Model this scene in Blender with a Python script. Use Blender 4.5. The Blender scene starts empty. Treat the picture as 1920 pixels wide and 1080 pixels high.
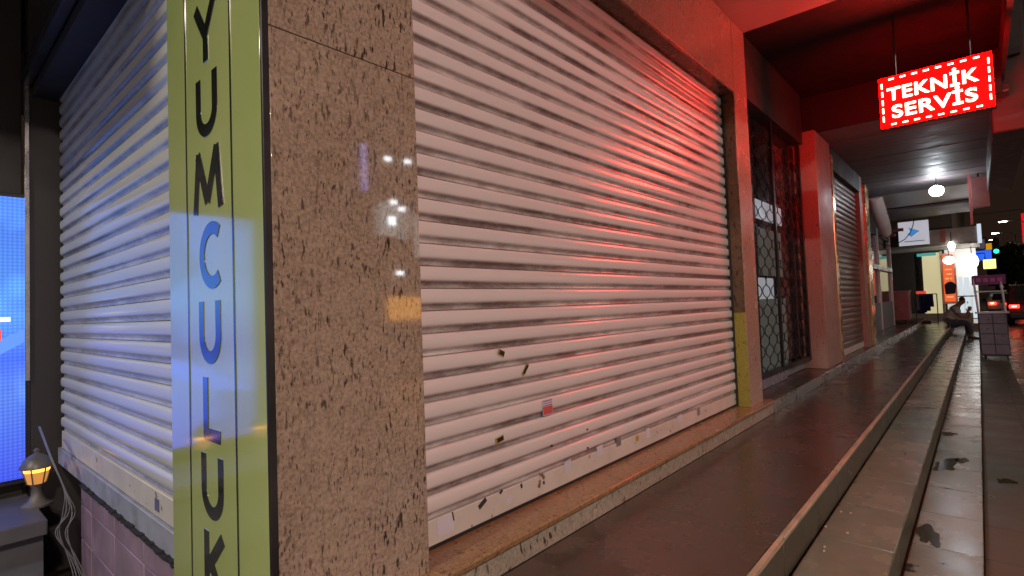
import bpy, bmesh, math, random
import numpy as np
from mathutils import Vector, Matrix
random.seed(7)
rad = math.radians
scene = bpy.context.scene
col = scene.collection
CZ = 1.64          # camera height above the road; every z below is written relative to the camera and lifted at the end

# ---------------------------------------------------------------- camera
FPX = 1001.3
VX = Vector((1836 - 960, 545 - 540, FPX)).normalized()     # direction of the street as seen by the camera (right, down, forward)
VY = Vector((-185 - 960, 620 - 540, FPX)).normalized()     # direction of the side street
VZ = VX.cross(VY)
cam_data = bpy.data.cameras.new('camera')
cam = bpy.data.objects.new('camera', cam_data)
col.objects.link(cam)
cam_data.sensor_width = 36.0
cam_data.lens = FPX / 1920 * 36.0
cam_data.clip_start = 0.05
cam_data.clip_end = 2000
rot = Matrix(((VX[0], -VX[1], -VX[2]), (VY[0], -VY[1], -VY[2]), (VZ[0], -VZ[1], -VZ[2])))
cam.rotation_euler = rot.to_euler()
scene.camera = cam

# ---------------------------------------------------------------- night sky
world = bpy.data.worlds.new('World')
scene.world = world
world.use_nodes = True
wn = world.node_tree
sky_node = wn.nodes.new('ShaderNodeTexSky')
sky_node.sky_type = 'NISHITA'
sky_node.sun_disc = False
sky_node.sun_elevation = rad(-5)
sky_node.sun_rotation = rad(200)
tint = wn.nodes.new('ShaderNodeMixRGB')
tint.blend_type = 'ADD'
tint.inputs[0].default_value = 1.0
tint.inputs[2].default_value = (0.17, 0.095, 0.06, 1)      # town light scattered in the night air
wn.links.new(sky_node.outputs[0], tint.inputs[1])
wn.links.new(tint.outputs[0], wn.nodes['Background'].inputs[0])
wn.nodes['Background'].inputs[1].default_value = 0.10
vs = scene.view_settings
vs.view_transform = 'Standard'
vs.look = 'None'
vs.exposure = 0.0
vs.gamma = 1.0
scene.cycles.use_denoising = True
scene.cycles.max_bounces = 8
scene.cycles.sample_clamp_indirect = 4.0

# ---------------------------------------------------------------- pixel helpers
def ray(px, py):
    d = Vector((px - 960, py - 540, FPX))
    return Vector((VX.dot(d), VY.dot(d), VZ.dot(d)))
def at(px, py, x=None, y=None, z=None):
    r = ray(px, py)
    k = x / r.x if x is not None else y / r.y if y is not None else z / r.z
    return r * k

# ---------------------------------------------------------------- materials
MATS = {}
def nodes_of(name):
    m = bpy.data.materials.new(name)
    m.use_nodes = True
    nt = m.node_tree
    return m, nt, nt.nodes['Principled BSDF']
def coords(nt, scale=(1, 1, 1), rotv=(0, 0, 0)):
    tc = nt.nodes.new('ShaderNodeTexCoord')
    oi = nt.nodes.new('ShaderNodeObjectInfo')
    mul = nt.nodes.new('ShaderNodeMath'); mul.operation = 'MULTIPLY'; mul.inputs[1].default_value = 37.0
    nt.links.new(oi.outputs['Random'], mul.inputs[0])
    add = nt.nodes.new('ShaderNodeVectorMath'); add.operation = 'ADD'
    nt.links.new(tc.outputs['Object'], add.inputs[0])
    nt.links.new(mul.outputs[0], add.inputs[1])
    mp = nt.nodes.new('ShaderNodeMapping')
    mp.inputs['Scale'].default_value = scale
    mp.inputs['Rotation'].default_value = rotv
    nt.links.new(add.outputs[0], mp.inputs[0])
    return mp.outputs[0], tc
def noise(nt, vec, scale, detail=4, rough=0.55):
    n = nt.nodes.new('ShaderNodeTexNoise')
    n.inputs['Scale'].default_value = scale
    n.inputs['Detail'].default_value = detail
    n.inputs['Roughness'].default_value = rough
    nt.links.new(vec, n.inputs['Vector'])
    return n.outputs['Fac']
def ramp(nt, fac, stops):
    r = nt.nodes.new('ShaderNodeValToRGB')
    els = r.color_ramp.elements
    while len(els) < len(stops): els.new(0.5)
    for e, (p, c) in zip(els, stops):
        e.position = p
        e.color = (*c, 1) if len(c) == 3 else c
    nt.links.new(fac, r.inputs[0])
    return r.outputs[0]
def mix(nt, fac, a, b, mode='MIX'):
    m = nt.nodes.new('ShaderNodeMixRGB'); m.blend_type = mode
    for i, v in ((0, fac), (1, a), (2, b)):
        if hasattr(v, 'links'): nt.links.new(v, m.inputs[i])
        elif i == 0: m.inputs[0].default_value = v
        else: m.inputs[i].default_value = (*v, 1)
    return m.outputs[0]
def bump(nt, bsdf, fac, strength, dist=0.01):
    b = nt.nodes.new('ShaderNodeBump')
    b.inputs['Strength'].default_value = strength
    b.inputs['Distance'].default_value = dist
    nt.links.new(fac, b.inputs['Height'])
    nt.links.new(b.outputs[0], bsdf.inputs['Normal'])
def M(name, c, rough=0.5, metal=0.0, var=0.18, vscale=5, bmp=0.08, bscale=40, rvar=0.12, coat=0.0, ior=1.5, stretch=(1, 1, 1)):
    if name in MATS: return MATS[name]
    m, nt, b = nodes_of(name)
    vec, _ = coords(nt, stretch)
    n1 = noise(nt, vec, vscale, 6, 0.6)
    c1 = tuple(min(1, v * (1 + var)) for v in c); c0 = tuple(v * (1 - var) for v in c)
    nt.links.new(ramp(nt, n1, [(0.3, c0), (0.7, c1)]), b.inputs['Base Color'])
    n2 = noise(nt, vec, bscale, 4)
    lo, hi = max(0.02, rough - rvar), min(1, rough + rvar)
    nt.links.new(ramp(nt, n1, [(0.3, (lo,) * 3), (0.7, (hi,) * 3)]), b.inputs['Roughness'])
    b.inputs['Metallic'].default_value = metal
    b.inputs['IOR'].default_value = ior
    b.inputs['Coat Weight'].default_value = coat
    b.inputs['Coat Roughness'].default_value = 0.05
    if bmp: bump(nt, b, n2, bmp, 0.004)
    MATS[name] = m
    return m
def ME(name, c, strength=1.0, base=(0.02, 0.02, 0.02), rough=0.3):
    if name in MATS: return MATS[name]
    m, nt, b = nodes_of(name)
    b.inputs['Base Color'].default_value = (*base, 1)
    b.inputs['Roughness'].default_value = rough
    b.inputs['Emission Color'].default_value = (*c, 1)
    b.inputs['Emission Strength'].default_value = strength
    MATS[name] = m
    return m
def granite(name, light, dark, fleck, rough, fx=42, fz=13, thr=0.60, tilt=18):
    m, nt, b = nodes_of(name)
    vec, _ = coords(nt)
    big = noise(nt, vec, 2.6, 5, 0.6)
    base = ramp(nt, big, [(0.32, dark), (0.68, light)])
    fine = noise(nt, vec, 90, 3, 0.6)
    base = mix(nt, 0.55, base, ramp(nt, fine, [(0.3, tuple(v * 0.62 for v in dark)), (0.7, tuple(min(1, v * 1.25) for v in light))]))
    vec2, _ = coords(nt, (fx, fx, fz), (0, rad(tilt), 0))
    warp = noise(nt, vec, 6, 2)
    fl = noise(nt, vec2, 1.0, 2.5, 0.5)
    fmask = ramp(nt, fl, [(thr, (0, 0, 0)), (thr + 0.07, (1, 1, 1))])
    patch = ramp(nt, warp, [(0.35, (0.25,) * 3), (0.62, (1, 1, 1))])
    fmask = mix(nt, 1.0, fmask, patch, 'MULTIPLY')
    colr = mix(nt, fmask, base, fleck)
    vec3, _ = coords(nt, (fx * 1.6, fx * 1.6, fz * 1.9), (0, rad(-tilt * 1.4), 0))
    fl2 = noise(nt, vec3, 1.0, 2, 0.5)
    colr = mix(nt, ramp(nt, fl2, [(0.64, (0, 0, 0)), (0.70, (0.8,) * 3)]), colr, tuple(v * 0.7 for v in fleck))
    nt.links.new(colr, b.inputs['Base Color'])
    smear = noise(nt, vec, 4, 5)
    nt.links.new(ramp(nt, smear, [(0.3, (rough * 0.7,) * 3), (0.75, (rough * 1.5,) * 3)]), b.inputs['Roughness'])
    MATS[name] = m
    return m
def tile_mat(name, c, rough, stain=(0.03, 0.03, 0.02), thr=0.62, sscale=2.2, rwet=0.12, var=0.2):
    m, nt, b = nodes_of(name)
    vec, tc = coords(nt)
    n1 = noise(nt, vec, 3.2, 7, 0.62)
    base = ramp(nt, n1, [(0.3, tuple(v * (1 - var) for v in c)), (0.7, tuple(v * (1 + var) for v in c))])
    st = noise(nt, vec, sscale, 5, 0.6)
    smask = ramp(nt, st, [(thr, (0, 0, 0)), (thr + 0.03, (1, 1, 1))])
    nt.links.new(mix(nt, smask, base, stain), b.inputs['Base Color'])
    rr = ramp(nt, n1, [(0.3, (rough * 0.75,) * 3), (0.7, (rough * 1.3,) * 3)])
    nt.links.new(mix(nt, smask, rr, (rwet,) * 3), b.inputs['Roughness'])
    bump(nt, b, noise(nt, vec, 70, 4), 0.035, 0.002)
    MATS[name] = m
    return m
def slat_mat(name, c, shade_grime, gloss, pitch, amount=0.85):
    """enamelled slat: painted shade with some grime lies along the lower shoulder of every slat, patchy along its length"""
    m, nt, b = nodes_of(name)
    vec, tc = coords(nt)
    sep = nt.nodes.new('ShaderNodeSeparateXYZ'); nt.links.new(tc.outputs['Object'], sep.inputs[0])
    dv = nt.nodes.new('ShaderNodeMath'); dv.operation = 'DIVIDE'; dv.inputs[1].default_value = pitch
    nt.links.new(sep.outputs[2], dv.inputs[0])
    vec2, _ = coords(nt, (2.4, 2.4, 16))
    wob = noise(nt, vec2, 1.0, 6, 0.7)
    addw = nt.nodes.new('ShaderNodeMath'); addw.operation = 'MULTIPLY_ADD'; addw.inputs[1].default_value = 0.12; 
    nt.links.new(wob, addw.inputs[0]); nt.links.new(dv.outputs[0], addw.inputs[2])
    band = ramp(nt, addw.outputs[0], [(0.0, (0.5,) * 3), (0.12, (0.95,) * 3), (0.33, (0.95,) * 3), (0.46, (0, 0, 0))])  # shade and reflected dark ground painted into the slat colour, mixed with grime
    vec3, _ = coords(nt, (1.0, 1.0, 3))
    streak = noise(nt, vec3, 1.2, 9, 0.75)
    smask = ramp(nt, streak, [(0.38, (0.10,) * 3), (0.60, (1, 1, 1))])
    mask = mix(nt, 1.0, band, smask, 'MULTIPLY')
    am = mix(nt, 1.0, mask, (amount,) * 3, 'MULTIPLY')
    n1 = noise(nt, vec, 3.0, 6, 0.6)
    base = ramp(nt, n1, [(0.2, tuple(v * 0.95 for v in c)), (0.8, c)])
    nt.links.new(mix(nt, am, base, shade_grime), b.inputs['Base Color'])
    b.inputs['Roughness'].default_value = gloss
    b.inputs['Specular IOR Level'].default_value = 0.32
    MATS[name] = m
    return m
def rail_mat(name, c, chip):
    m, nt, b = nodes_of(name)
    vec, _ = coords(nt)
    n1 = noise(nt, vec, 14, 5, 0.7)
    n2 = noise(nt, vec, 5, 4, 0.6)
    base = ramp(nt, n2, [(0.3, tuple(v * 0.82 for v in c)), (0.7, c)])
    colr = mix(nt, ramp(nt, n1, [(0.63, (0, 0, 0)), (0.66, (1, 1, 1))]), base, chip)
    nt.links.new(colr, b.inputs['Base Color'])
    b.inputs['Roughness'].default_value = 0.45
    MATS[name] = m
    return m
def screen_mat():
    m, nt, b = nodes_of('led_screen_picture')
    tc = nt.nodes.new('ShaderNodeTexCoord')
    sep = nt.nodes.new('ShaderNodeSeparateXYZ'); nt.links.new(tc.outputs['Generated'], sep.inputs[0])
    g = ramp(nt, sep.outputs[2], [(0.0, (0.07, 0.13, 1.15)), (0.30, (0.14, 0.32, 1.25)), (0.42, (0.06, 0.16, 1.1)), (0.62, (0.12, 0.40, 1.3)), (1.0, (0.08, 0.26, 1.15))])
    mp = nt.nodes.new('ShaderNodeMapping'); nt.links.new(tc.outputs['Object'], mp.inputs[0])
    mp.inputs['Scale'].default_value = (45, 1, 45)
    ch = nt.nodes.new('ShaderNodeTexVoronoi'); ch.inputs['Scale'].default_value = 1.0; ch.inputs['Randomness'].default_value = 0.0
    nt.links.new(mp.outputs[0], ch.inputs['Vector'])
    dots = ramp(nt, ch.outputs['Distance'], [(0.15, (1.15,) * 3), (0.5, (0.75,) * 3)])
    vec, _ = coords(nt)
    sw = noise(nt, vec, 1.6, 2)
    swm = ramp(nt, sw, [(0.47, (0.85,) * 3), (0.52, (1.2,) * 3)])
    e = mix(nt, 1.0, mix(nt, 1.0, g, dots, 'MULTIPLY'), swm, 'MULTIPLY')
    nt.links.new(e, b.inputs['Emission Color'])
    b.inputs['Emission Strength'].default_value = 1.0
    b.inputs['Base Color'].default_value = (0.01, 0.01, 0.01, 1)
    b.inputs['Roughness'].default_value = 0.4
    return m
def leaf_mat():
    m, nt, b = nodes_of('tree_leaves')
    vec, _ = coords(nt)
    nt.links.new(ramp(nt, noise(nt, vec, 3, 3), [(0.3, (0.03, 0.07, 0.015)), (0.7, (0.09, 0.14, 0.03))]), b.inputs['Base Color'])
    b.inputs['Roughness'].default_value = 0.6
    return m
def glass_mat(name, tintc=(0.02, 0.02, 0.022), rough=0.04):
    m, nt, b = nodes_of(name)
    vec, _ = coords(nt)
    nt.links.new(ramp(nt, noise(nt, vec, 2, 4), [(0.3, tintc), (0.7, tuple(v * 1.6 for v in tintc))]), b.inputs['Base Color'])
    b.inputs['Roughness'].default_value = rough
    b.inputs['IOR'].default_value = 1.7
    return m

G_PINK = granite('polished_granite', (0.44, 0.335, 0.25), (0.26, 0.185, 0.13), (0.055, 0.036, 0.026), 0.04, fx=84, fz=23, thr=0.585, tilt=28)
G_GREY = granite('pale_granite', (0.46, 0.40, 0.31), (0.30, 0.26, 0.20), (0.05, 0.04, 0.035), 0.30, fx=38, fz=16, thr=0.58)
G_SMOOTH = granite('smooth_stone', (0.42, 0.32, 0.25), (0.34, 0.25, 0.19), (0.20, 0.14, 0.10), 0.22, fx=26, fz=9, thr=0.66)
G_SILL = granite('sill_stone', (0.32, 0.185, 0.09), (0.21, 0.12, 0.06), (0.09, 0.045, 0.02), 0.22, fx=30, fz=30, thr=0.64, tilt=4)
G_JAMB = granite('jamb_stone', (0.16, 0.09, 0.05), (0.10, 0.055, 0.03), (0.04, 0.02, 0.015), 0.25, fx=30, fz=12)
G_YELLOW = granite('jamb_yellow', (0.38, 0.30, 0.05), (0.27, 0.20, 0.035), (0.07, 0.05, 0.02), 0.3, fx=34, fz=15, thr=0.63)  # yellow tone of the lower jamb
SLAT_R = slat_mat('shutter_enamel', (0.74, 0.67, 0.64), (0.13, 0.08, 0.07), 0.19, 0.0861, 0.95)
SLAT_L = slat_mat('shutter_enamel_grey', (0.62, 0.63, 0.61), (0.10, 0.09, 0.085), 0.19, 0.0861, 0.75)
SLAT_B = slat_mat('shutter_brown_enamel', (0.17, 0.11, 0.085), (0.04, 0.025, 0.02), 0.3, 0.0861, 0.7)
RAIL = rail_mat('shutter_rail_paint', (0.66, 0.62, 0.55), (0.13, 0.085, 0.05))
PLAT = tile_mat('platform_tile', (0.076, 0.056, 0.042), 0.25, (0.055, 0.039, 0.029), 0.58, 1.1, 0.24, var=0.12)
STEP = tile_mat('step_tile', (0.19, 0.20, 0.145), 0.25, (0.035, 0.037, 0.02), 0.63, 2.6, 0.16)
RISER = tile_mat('riser_tile', (0.075, 0.068, 0.048), 0.42, (0.05, 0.045, 0.028), 0.62, 3.0, 0.3)
NOSE = M('step_nosing_edge', (0.42, 0.31, 0.21), 0.4, var=0.25, vscale=9)
PAVE = tile_mat('pavement_stone', (0.10, 0.095, 0.065), 0.5, (0.05, 0.05, 0.03), 0.64, 2.0, 0.25)
ASPHALT = tile_mat('asphalt', (0.055, 0.05, 0.047), 0.28, (0.03, 0.028, 0.027), 0.60, 1.2, 0.22)
SOFFIT = M('soffit_paint', (0.40, 0.35, 0.33), 0.55, var=0.12, vscale=2.0)
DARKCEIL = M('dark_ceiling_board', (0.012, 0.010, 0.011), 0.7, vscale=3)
PLANK = M('ceiling_plank', (0.17, 0.14, 0.145), 0.55, vscale=4)
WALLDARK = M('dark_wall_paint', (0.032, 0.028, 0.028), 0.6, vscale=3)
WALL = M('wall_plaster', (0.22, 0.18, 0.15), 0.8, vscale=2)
ALU = M('aluminium', (0.55, 0.54, 0.52), 0.30, metal=0.9, var=0.1)
GOLD = M('gold_trim', (0.72, 0.52, 0.26), 0.24, metal=0.85, var=0.12)
STEEL = M('dark_steel', (0.06, 0.055, 0.055), 0.4, metal=0.7)
BLACK = M('black_plastic', (0.02, 0.02, 0.022), 0.4)
GRILLE = M('grille_steel', (0.085, 0.08, 0.08), 0.34, metal=0.75)
GLASS = glass_mat('dark_shop_glass')
WHITEP = M('white_paint', (0.72, 0.70, 0.68), 0.4, var=0.08)
GREYP = M('grey_paint', (0.20, 0.20, 0.21), 0.5)
TILE_P = M('purple_tile', (0.33, 0.23, 0.30), 0.16, var=0.2, vscale=3, bmp=0.03)
GROUT = M('pale_grout', (0.55, 0.48, 0.50), 0.8)
CABLE = M('cable_sheath', (0.16, 0.16, 0.17), 0.5)

# ---------------------------------------------------------------- mesh building
class MB:
    def __init__(s): s.v = []; s.f = []; s.sm = []
    def add(s, vs, fs, smooth=False):
        o = len(s.v); s.v += [tuple(p) for p in vs]
        for f in fs: s.f.append([o + i for i in f]); s.sm.append(smooth)
        return s
    def box(s, x0, x1, y0, y1, z0, z1):
        if x0 > x1: x0, x1 = x1, x0
        if y0 > y1: y0, y1 = y1, y0
        if z0 > z1: z0, z1 = z1, z0
        return s.add([(x0, y0, z0), (x1, y0, z0), (x1, y1, z0), (x0, y1, z0), (x0, y0, z1), (x1, y0, z1), (x1, y1, z1), (x0, y1, z1)],
              [(0, 3, 2, 1), (4, 5, 6, 7), (0, 1, 5, 4), (1, 2, 6, 5), (2, 3, 7, 6), (3, 0, 4, 7)])
    def prism(s, poly, axis, a, b, smooth=False):
        """poly: list of 2-D points; axis: 0/1/2 the extrusion axis; a, b its limits"""
        n = len(poly)
        def p3(p, t):
            q = list(p); q.insert(axis, t); return tuple(q)
        vs = [p3(p, a) for p in poly] + [p3(p, b) for p in poly]
        s.add(vs, [(i, (i + 1) % n, n + (i + 1) % n, n + i) for i in range(n)], smooth)
        o = len(s.v) - 2 * n
        s.f.append([o + i for i in range(n)][::-1]); s.sm.append(False)
        s.f.append([o + n + i for i in range(n)]); s.sm.append(False)
        return s
    def tube(s, pts, r, n=8, cap=True):
        pts = [Vector(p) for p in pts]
        rs = r if isinstance(r, (list, tuple)) else [r] * len(pts)
        rings = []
        for i, p in enumerate(pts):
            t = (pts[min(i + 1, len(pts) - 1)] - pts[max(i - 1, 0)]).normalized()
            u = t.cross(Vector((0, 0, 1)))
            if u.length < 1e-3: u = t.cross(Vector((1, 0, 0)))
            u.normalize(); w = t.cross(u)
            rings.append([p + (u * math.cos(2 * math.pi * k / n) + w * math.sin(2 * math.pi * k / n)) * rs[i] for k in range(n)])
        vs = [q for r_ in rings for q in r_]
        fs = [(i * n + k, i * n + (k + 1) % n, (i + 1) * n + (k + 1) % n, (i + 1) * n + k) for i in range(len(pts) - 1) for k in range(n)]
        s.add(vs, fs, True)
        if cap:
            o = len(s.v) - len(vs)
            s.f.append([o + k for k in range(n)]); s.sm.append(False)
            s.f.append([o + len(vs) - n + k for k in range(n)][::-1]); s.sm.append(False)
        return s
    def lathe(s, prof, c, n=16, sx=1, sy=1):
        """prof: (radius, z) list round a vertical axis at c"""
        vs = [(c[0] + r * sx * math.cos(2 * math.pi * k / n), c[1] + r * sy * math.sin(2 * math.pi * k / n), c[2] + z) for r, z in prof for k in range(n)]
        fs = [(i * n + k, i * n + (k + 1) % n, (i + 1) * n + (k + 1) % n, (i + 1) * n + k) for i in range(len(prof) - 1) for k in range(n)]
        o = len(s.v)
        s.add(vs, fs, True)
        s.f.append([o + k for k in range(n)][::-1]); s.sm.append(False)
        s.f.append([o + len(vs) - n + k for k in range(n)]); s.sm.append(False)
        return s
    def mesh(s, name, mat, off=(0, 0, 0)):
        me = bpy.data.meshes.new(name)
        me.from_pydata([(p[0] - off[0], p[1] - off[1], p[2] - off[2]) for p in s.v], [], s.f)
        me.polygons.foreach_set('use_smooth', s.sm)
        me.validate(); me.update()
        bm = bmesh.new(); bm.from_mesh(me); bmesh.ops.recalc_face_normals(bm, faces=bm.faces); bm.to_mesh(me); bm.free()
        try: me.set_sharp_from_angle(angle=rad(40))
        except Exception: pass
        if mat: me.materials.append(mat)
        return me
    def build(s, name, mat, parent=None, bevel=0.0, seg=2):
        if parent is None:
            a = np.array(s.v); off = (float((a[:, 0].min() + a[:, 0].max()) / 2), float((a[:, 1].min() + a[:, 1].max()) / 2), float(a[:, 2].min()))
        else: off = wloc(parent)
        o = bpy.data.objects.new(name, s.mesh(name, mat, off))
        col.objects.link(o)
        if parent is None: o.location = off
        else: o.parent = parent
        if bevel:
            md = o.modifiers.new('bevel', 'BEVEL'); md.width = bevel; md.segments = seg; md.limit_method = 'ANGLE'; md.angle_limit = rad(40)
        return o
def wloc(o):
    p = Vector((0, 0, 0))
    while o is not None: p += Vector(o.location); o = o.parent
    return p
def tag(o, label=None, cat=None, group=None, kind=None):
    if label: o['label'] = label
    if cat: o['category'] = cat
    if group: o['group'] = group
    if kind: o['kind'] = kind
    return o
def thing(name, label, cat, loc, group=None):
    o = bpy.data.objects.new(name, None); col.objects.link(o); o.location = loc
    o.empty_display_size = 0.1
    return tag(o, label, cat, group)
def inst(name, me, loc, parent):
    o = bpy.data.objects.new(name, me); col.objects.link(o); o.parent = parent
    o.location = Vector(loc) - wloc(parent)
    return o
def B(name, mat, parent, *b, bevel=0.003):
    return MB().box(*b).build(name, mat, parent, bevel)
def S(name, mb, mat):
    return tag(mb.build(name, mat), kind='structure')
def blob(verts, edges, radii, name, mat, parent, levels=2, root=0):
    """continuous skinned surface grown over a skeleton"""
    off = wloc(parent)
    me = bpy.data.meshes.new(name)
    me.from_pydata([tuple(Vector(v) - off) for v in verts], edges, [])
    o = bpy.data.objects.new(name, me); col.objects.link(o)
    sk = o.modifiers.new('skin', 'SKIN'); sk.use_smooth_shade = True
    for i, r in enumerate(radii):
        d = me.skin_vertices[0].data[i]; d.radius = (r, r) if not isinstance(r, tuple) else r; d.use_root = (i == root)
    sb = o.modifiers.new('sub', 'SUBSURF'); sb.levels = levels; sb.render_levels = levels
    dg = bpy.context.evaluated_depsgraph_get()
    nm = bpy.data.meshes.new_from_object(o.evaluated_get(dg))
    bpy.data.objects.remove(o)
    nm.materials.clear(); nm.materials.append(mat)
    for p in nm.polygons: p.use_smooth = True
    q = bpy.data.objects.new(name, nm); col.objects.link(q); q.parent = parent
    return q

# ---------------------------------------------------------------- ground, road, pavement, steps
FRONT = 1.46; SILLZ = -0.885
S('ground', MB().box(-60, 420, -160, 160, -2.2, -1.66), ASPHALT)
S('road', MB().box(-50, 400, -8.2, -0.405, -1.655, -1.64), ASPHALT)
kerb = S('kerb', MB().box(-6, 60, -0.40, -0.375, -1.655, -1.545), WALL)
kb = MB().box(-0.55, 0.55, -0.40, -0.28, -1.65, -1.52).mesh('kerb_stone', PAVE, (0, 0, 0))
for i in range(30): inst('kerb_stone', kb, (-2 + i * 1.115, 0, 0), kerb)
pav = S('pavement', MB().box(-6, 60, -0.375, 0.30, -1.655, -1.56), WALL)
pm = MB().box(-0.283, 0.283, -0.277, 0.052, -1.56, -1.52).mesh('paving_slab', PAVE)
for i in range(52): inst('paving_slab', pm, (-2.5 + i * 0.57, 0, random.uniform(-0.002, 0.002)), pav)
S('far_pavement', MB().box(-50, 400, -12.0, -8.2, -1.655, -1.50), PAVE)
S('side_street', MB().box(-40, 0.6, 1.0, 60, -1.655, -1.60), ASPHALT)

steps = S('steps', MB().box(-3.0, 24.0, 0.075, 1.9, -1.62, -1.395).box(-3.0, 24.0, 0.374, 1.9, -1.40, -1.205), RISER)
def row(name, parent, x0, x1, pitch, gap, y0, y1, z0, z1, mat, jit=0.0012, bev=0.003):
    me = MB().box(-pitch / 2 + gap / 2, pitch / 2 - gap / 2, y0, y1, z0, z1).mesh(name, mat)
    n = int((x1 - x0) / pitch)
    for i in range(n):
        o = inst(name, me, (x0 + (i + 0.5) * pitch, 0, random.uniform(-jit, jit)), parent)
        if bev: md = o.modifiers.new('bevel', 'BEVEL'); md.width = bev; md.segments = 1
row('step_tile', steps, 4.23 - 12 * 0.57, 24, 0.57, 0.006, 0.055, 0.352, -1.39, -1.37, STEP)
row('riser_tile', steps, 4.10 - 12 * 0.57, 24, 0.57, 0.005, 0.062, 0.074, -1.52, -1.391, RISER, 0)
row('step_tile', steps, 4.13 - 12 * 0.57, 24, 0.57, 0.006, 0.354, 0.664, -1.20, -1.18, STEP)
row('riser_tile', steps, 4.40 - 12 * 0.57, 24, 0.57, 0.005, 0.361, 0.373, -1.37, -1.201, RISER, 0)
platform = S('platform', MB().box(-3.0, 24.0, 0.685, 1.9, -1.21, -1.021), RISER)
row('platform_tile', platform, 2.44 - 5 * 1.115, 24, 1.115, 0.003, 0.692, 1.399, -1.02, -1.0, PLAT, 0.0006, 0.0015)
row('riser_tile', platform, 2.44 - 5 * 1.115, 24, 1.115, 0.006, 0.673, 0.684, -1.18, -1.021, RISER, 0)
row('nosing_strip', platform, 2.44 - 5 * 1.115, 24, 1.115, 0.008, 0.664, 0.690, -1.019, -0.9985, NOSE, 0.0008, 0.004)

# ---------------------------------------------------------------- corner building
XC = 0.667
bld = thing('corner_building', 'corner building clad in brown granite with red lit soffit above its shutters', 'building', (3.0, 2.6, -1.0))
def part(name, mat, *b, parent=bld, bevel=0.003): return B(name, mat, parent, *b, bevel=bevel)
pil = part('corner_pillar', GREYP, XC + 0.012, 1.175, FRONT + 0.022, 2.27, -1.0, 2.37, bevel=0)
ZJ = at(520, 52, y=FRONT).z
for (z0, z1) in ((-1.0, ZJ - 0.0015), (ZJ + 0.0015, 2.368)):
    part('granite_slab', G_PINK, XC + 0.008, 1.19, FRONT, FRONT + 0.02, z0, z1, parent=pil, bevel=0.0015)
part('granite_return', G_PINK, 1.1752, 1.19, FRONT + 0.0205, 1.60, SILLZ, 2.368, parent=pil, bevel=0.001)
epil = part('end_pillar', G_SMOOTH, 4.601, 4.93, FRONT, 1.75, -0.895, 2.368)
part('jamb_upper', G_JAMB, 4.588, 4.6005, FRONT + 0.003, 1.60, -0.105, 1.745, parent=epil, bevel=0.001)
part('jamb_lower', G_YELLOW, 4.586, 4.6005, FRONT + 0.003, 1.60, -0.884, -0.108, parent=epil, bevel=0.001)
lin = part('lintel', G_SMOOTH, 1.19, 4.6, FRONT + 0.002, 1.75, 1.75, 2.367)
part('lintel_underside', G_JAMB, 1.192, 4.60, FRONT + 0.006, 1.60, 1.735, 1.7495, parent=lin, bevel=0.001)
part('soffit', SOFFIT, XC - 0.3, 4.93, -0.15, 2.0, 2.37, 2.55)
part('soffit_edge', ALU, XC - 0.3, 4.93, -0.18, -0.151, 2.36, 2.60)
sill = part('sill', G_SILL, 1.1905, 5.02, 1.388, 1.62, SILLZ - 0.03, SILLZ, bevel=0.008)
xs = [1.1905, 2.02, 2.86, 3.70, 4.40, 5.02]
part('sill_face', G_GREY, 0.668, 1.188, 1.404, FRONT - 0.001, -1.0, -0.915, parent=sill)
part('sill_cap', G_SILL, 0.668, 1.189, 1.39, FRONT - 0.001, -0.9145, SILLZ, parent=sill)
for a, b_ in zip(xs, xs[1:]):
    part('sill_face', G_GREY, a + 0.001, b_ - 0.001, 1.404, 1.5, -1.0, SILLZ - 0.031, parent=sill, bevel=0.0015)
# bays beyond
k2 = part('threshold', PLAT, 5.03, 19.0, 1.42, 2.1, -1.0, -0.902, bevel=0.002)
part('threshold_edge', ALU, 5.04, 19.0, 1.398, 1.42, -1.0, -0.900, parent=k2, bevel=0.004)
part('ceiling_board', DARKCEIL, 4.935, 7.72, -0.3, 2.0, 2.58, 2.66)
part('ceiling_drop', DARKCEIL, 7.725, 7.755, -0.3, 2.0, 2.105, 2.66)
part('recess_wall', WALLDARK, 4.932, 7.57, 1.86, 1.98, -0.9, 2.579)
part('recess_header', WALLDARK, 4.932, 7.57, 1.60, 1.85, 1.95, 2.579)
G_ROUGH = granite('honed_stone', (0.36, 0.26, 0.21), (0.29, 0.20, 0.16), (0.17, 0.11, 0.09), 0.42, fx=26, fz=9, thr=0.66)
p3 = part('pillar', G_ROUGH, 7.57, 8.46, FRONT, 1.9, -0.90, 2.105)
part('gold_trim', GOLD, 8.462, 8.60, FRONT - 0.012, 1.50, -0.90, 1.98, parent=p3, bevel=0.012)
p4 = part('pillar', G_ROUGH, 11.02, 11.35, FRONT + 0.03, 1.9, -0.90, 2.105)
part('gold_trim', GOLD, 11.352, 11.75, FRONT - 0.012, 1.62, -0.90, 2.0, parent=p4, bevel=0.012)
part('shutter_box', WALLDARK, 8.61, 11.01, 1.48, 1.9, 1.80, 2.104)
sc_ = part('strip_ceiling', WALLDARK, 7.76, 13.9, -0.35, 2.3, 2.145, 2.2)
pk = MB().box(-0.094, 0.094, -0.35, 2.2, 2.118, 2.143).mesh('plank', PLANK)
for i in range(31): inst('plank', pk, (7.86 + i * 0.197, 0, random.uniform(-0.003, 0.003)), sc_)
part('upper_wall', WALL, XC + 0.02, 24, 0.9, 9.0, 2.67, 9.5, bevel=0)
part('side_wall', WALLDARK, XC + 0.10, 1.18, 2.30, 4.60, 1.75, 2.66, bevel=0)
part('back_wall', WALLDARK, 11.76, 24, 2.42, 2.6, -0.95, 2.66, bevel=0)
part('shop_floor', PLAT, 11.76, 24, 1.42, 2.41, -1.0, -0.905)
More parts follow.
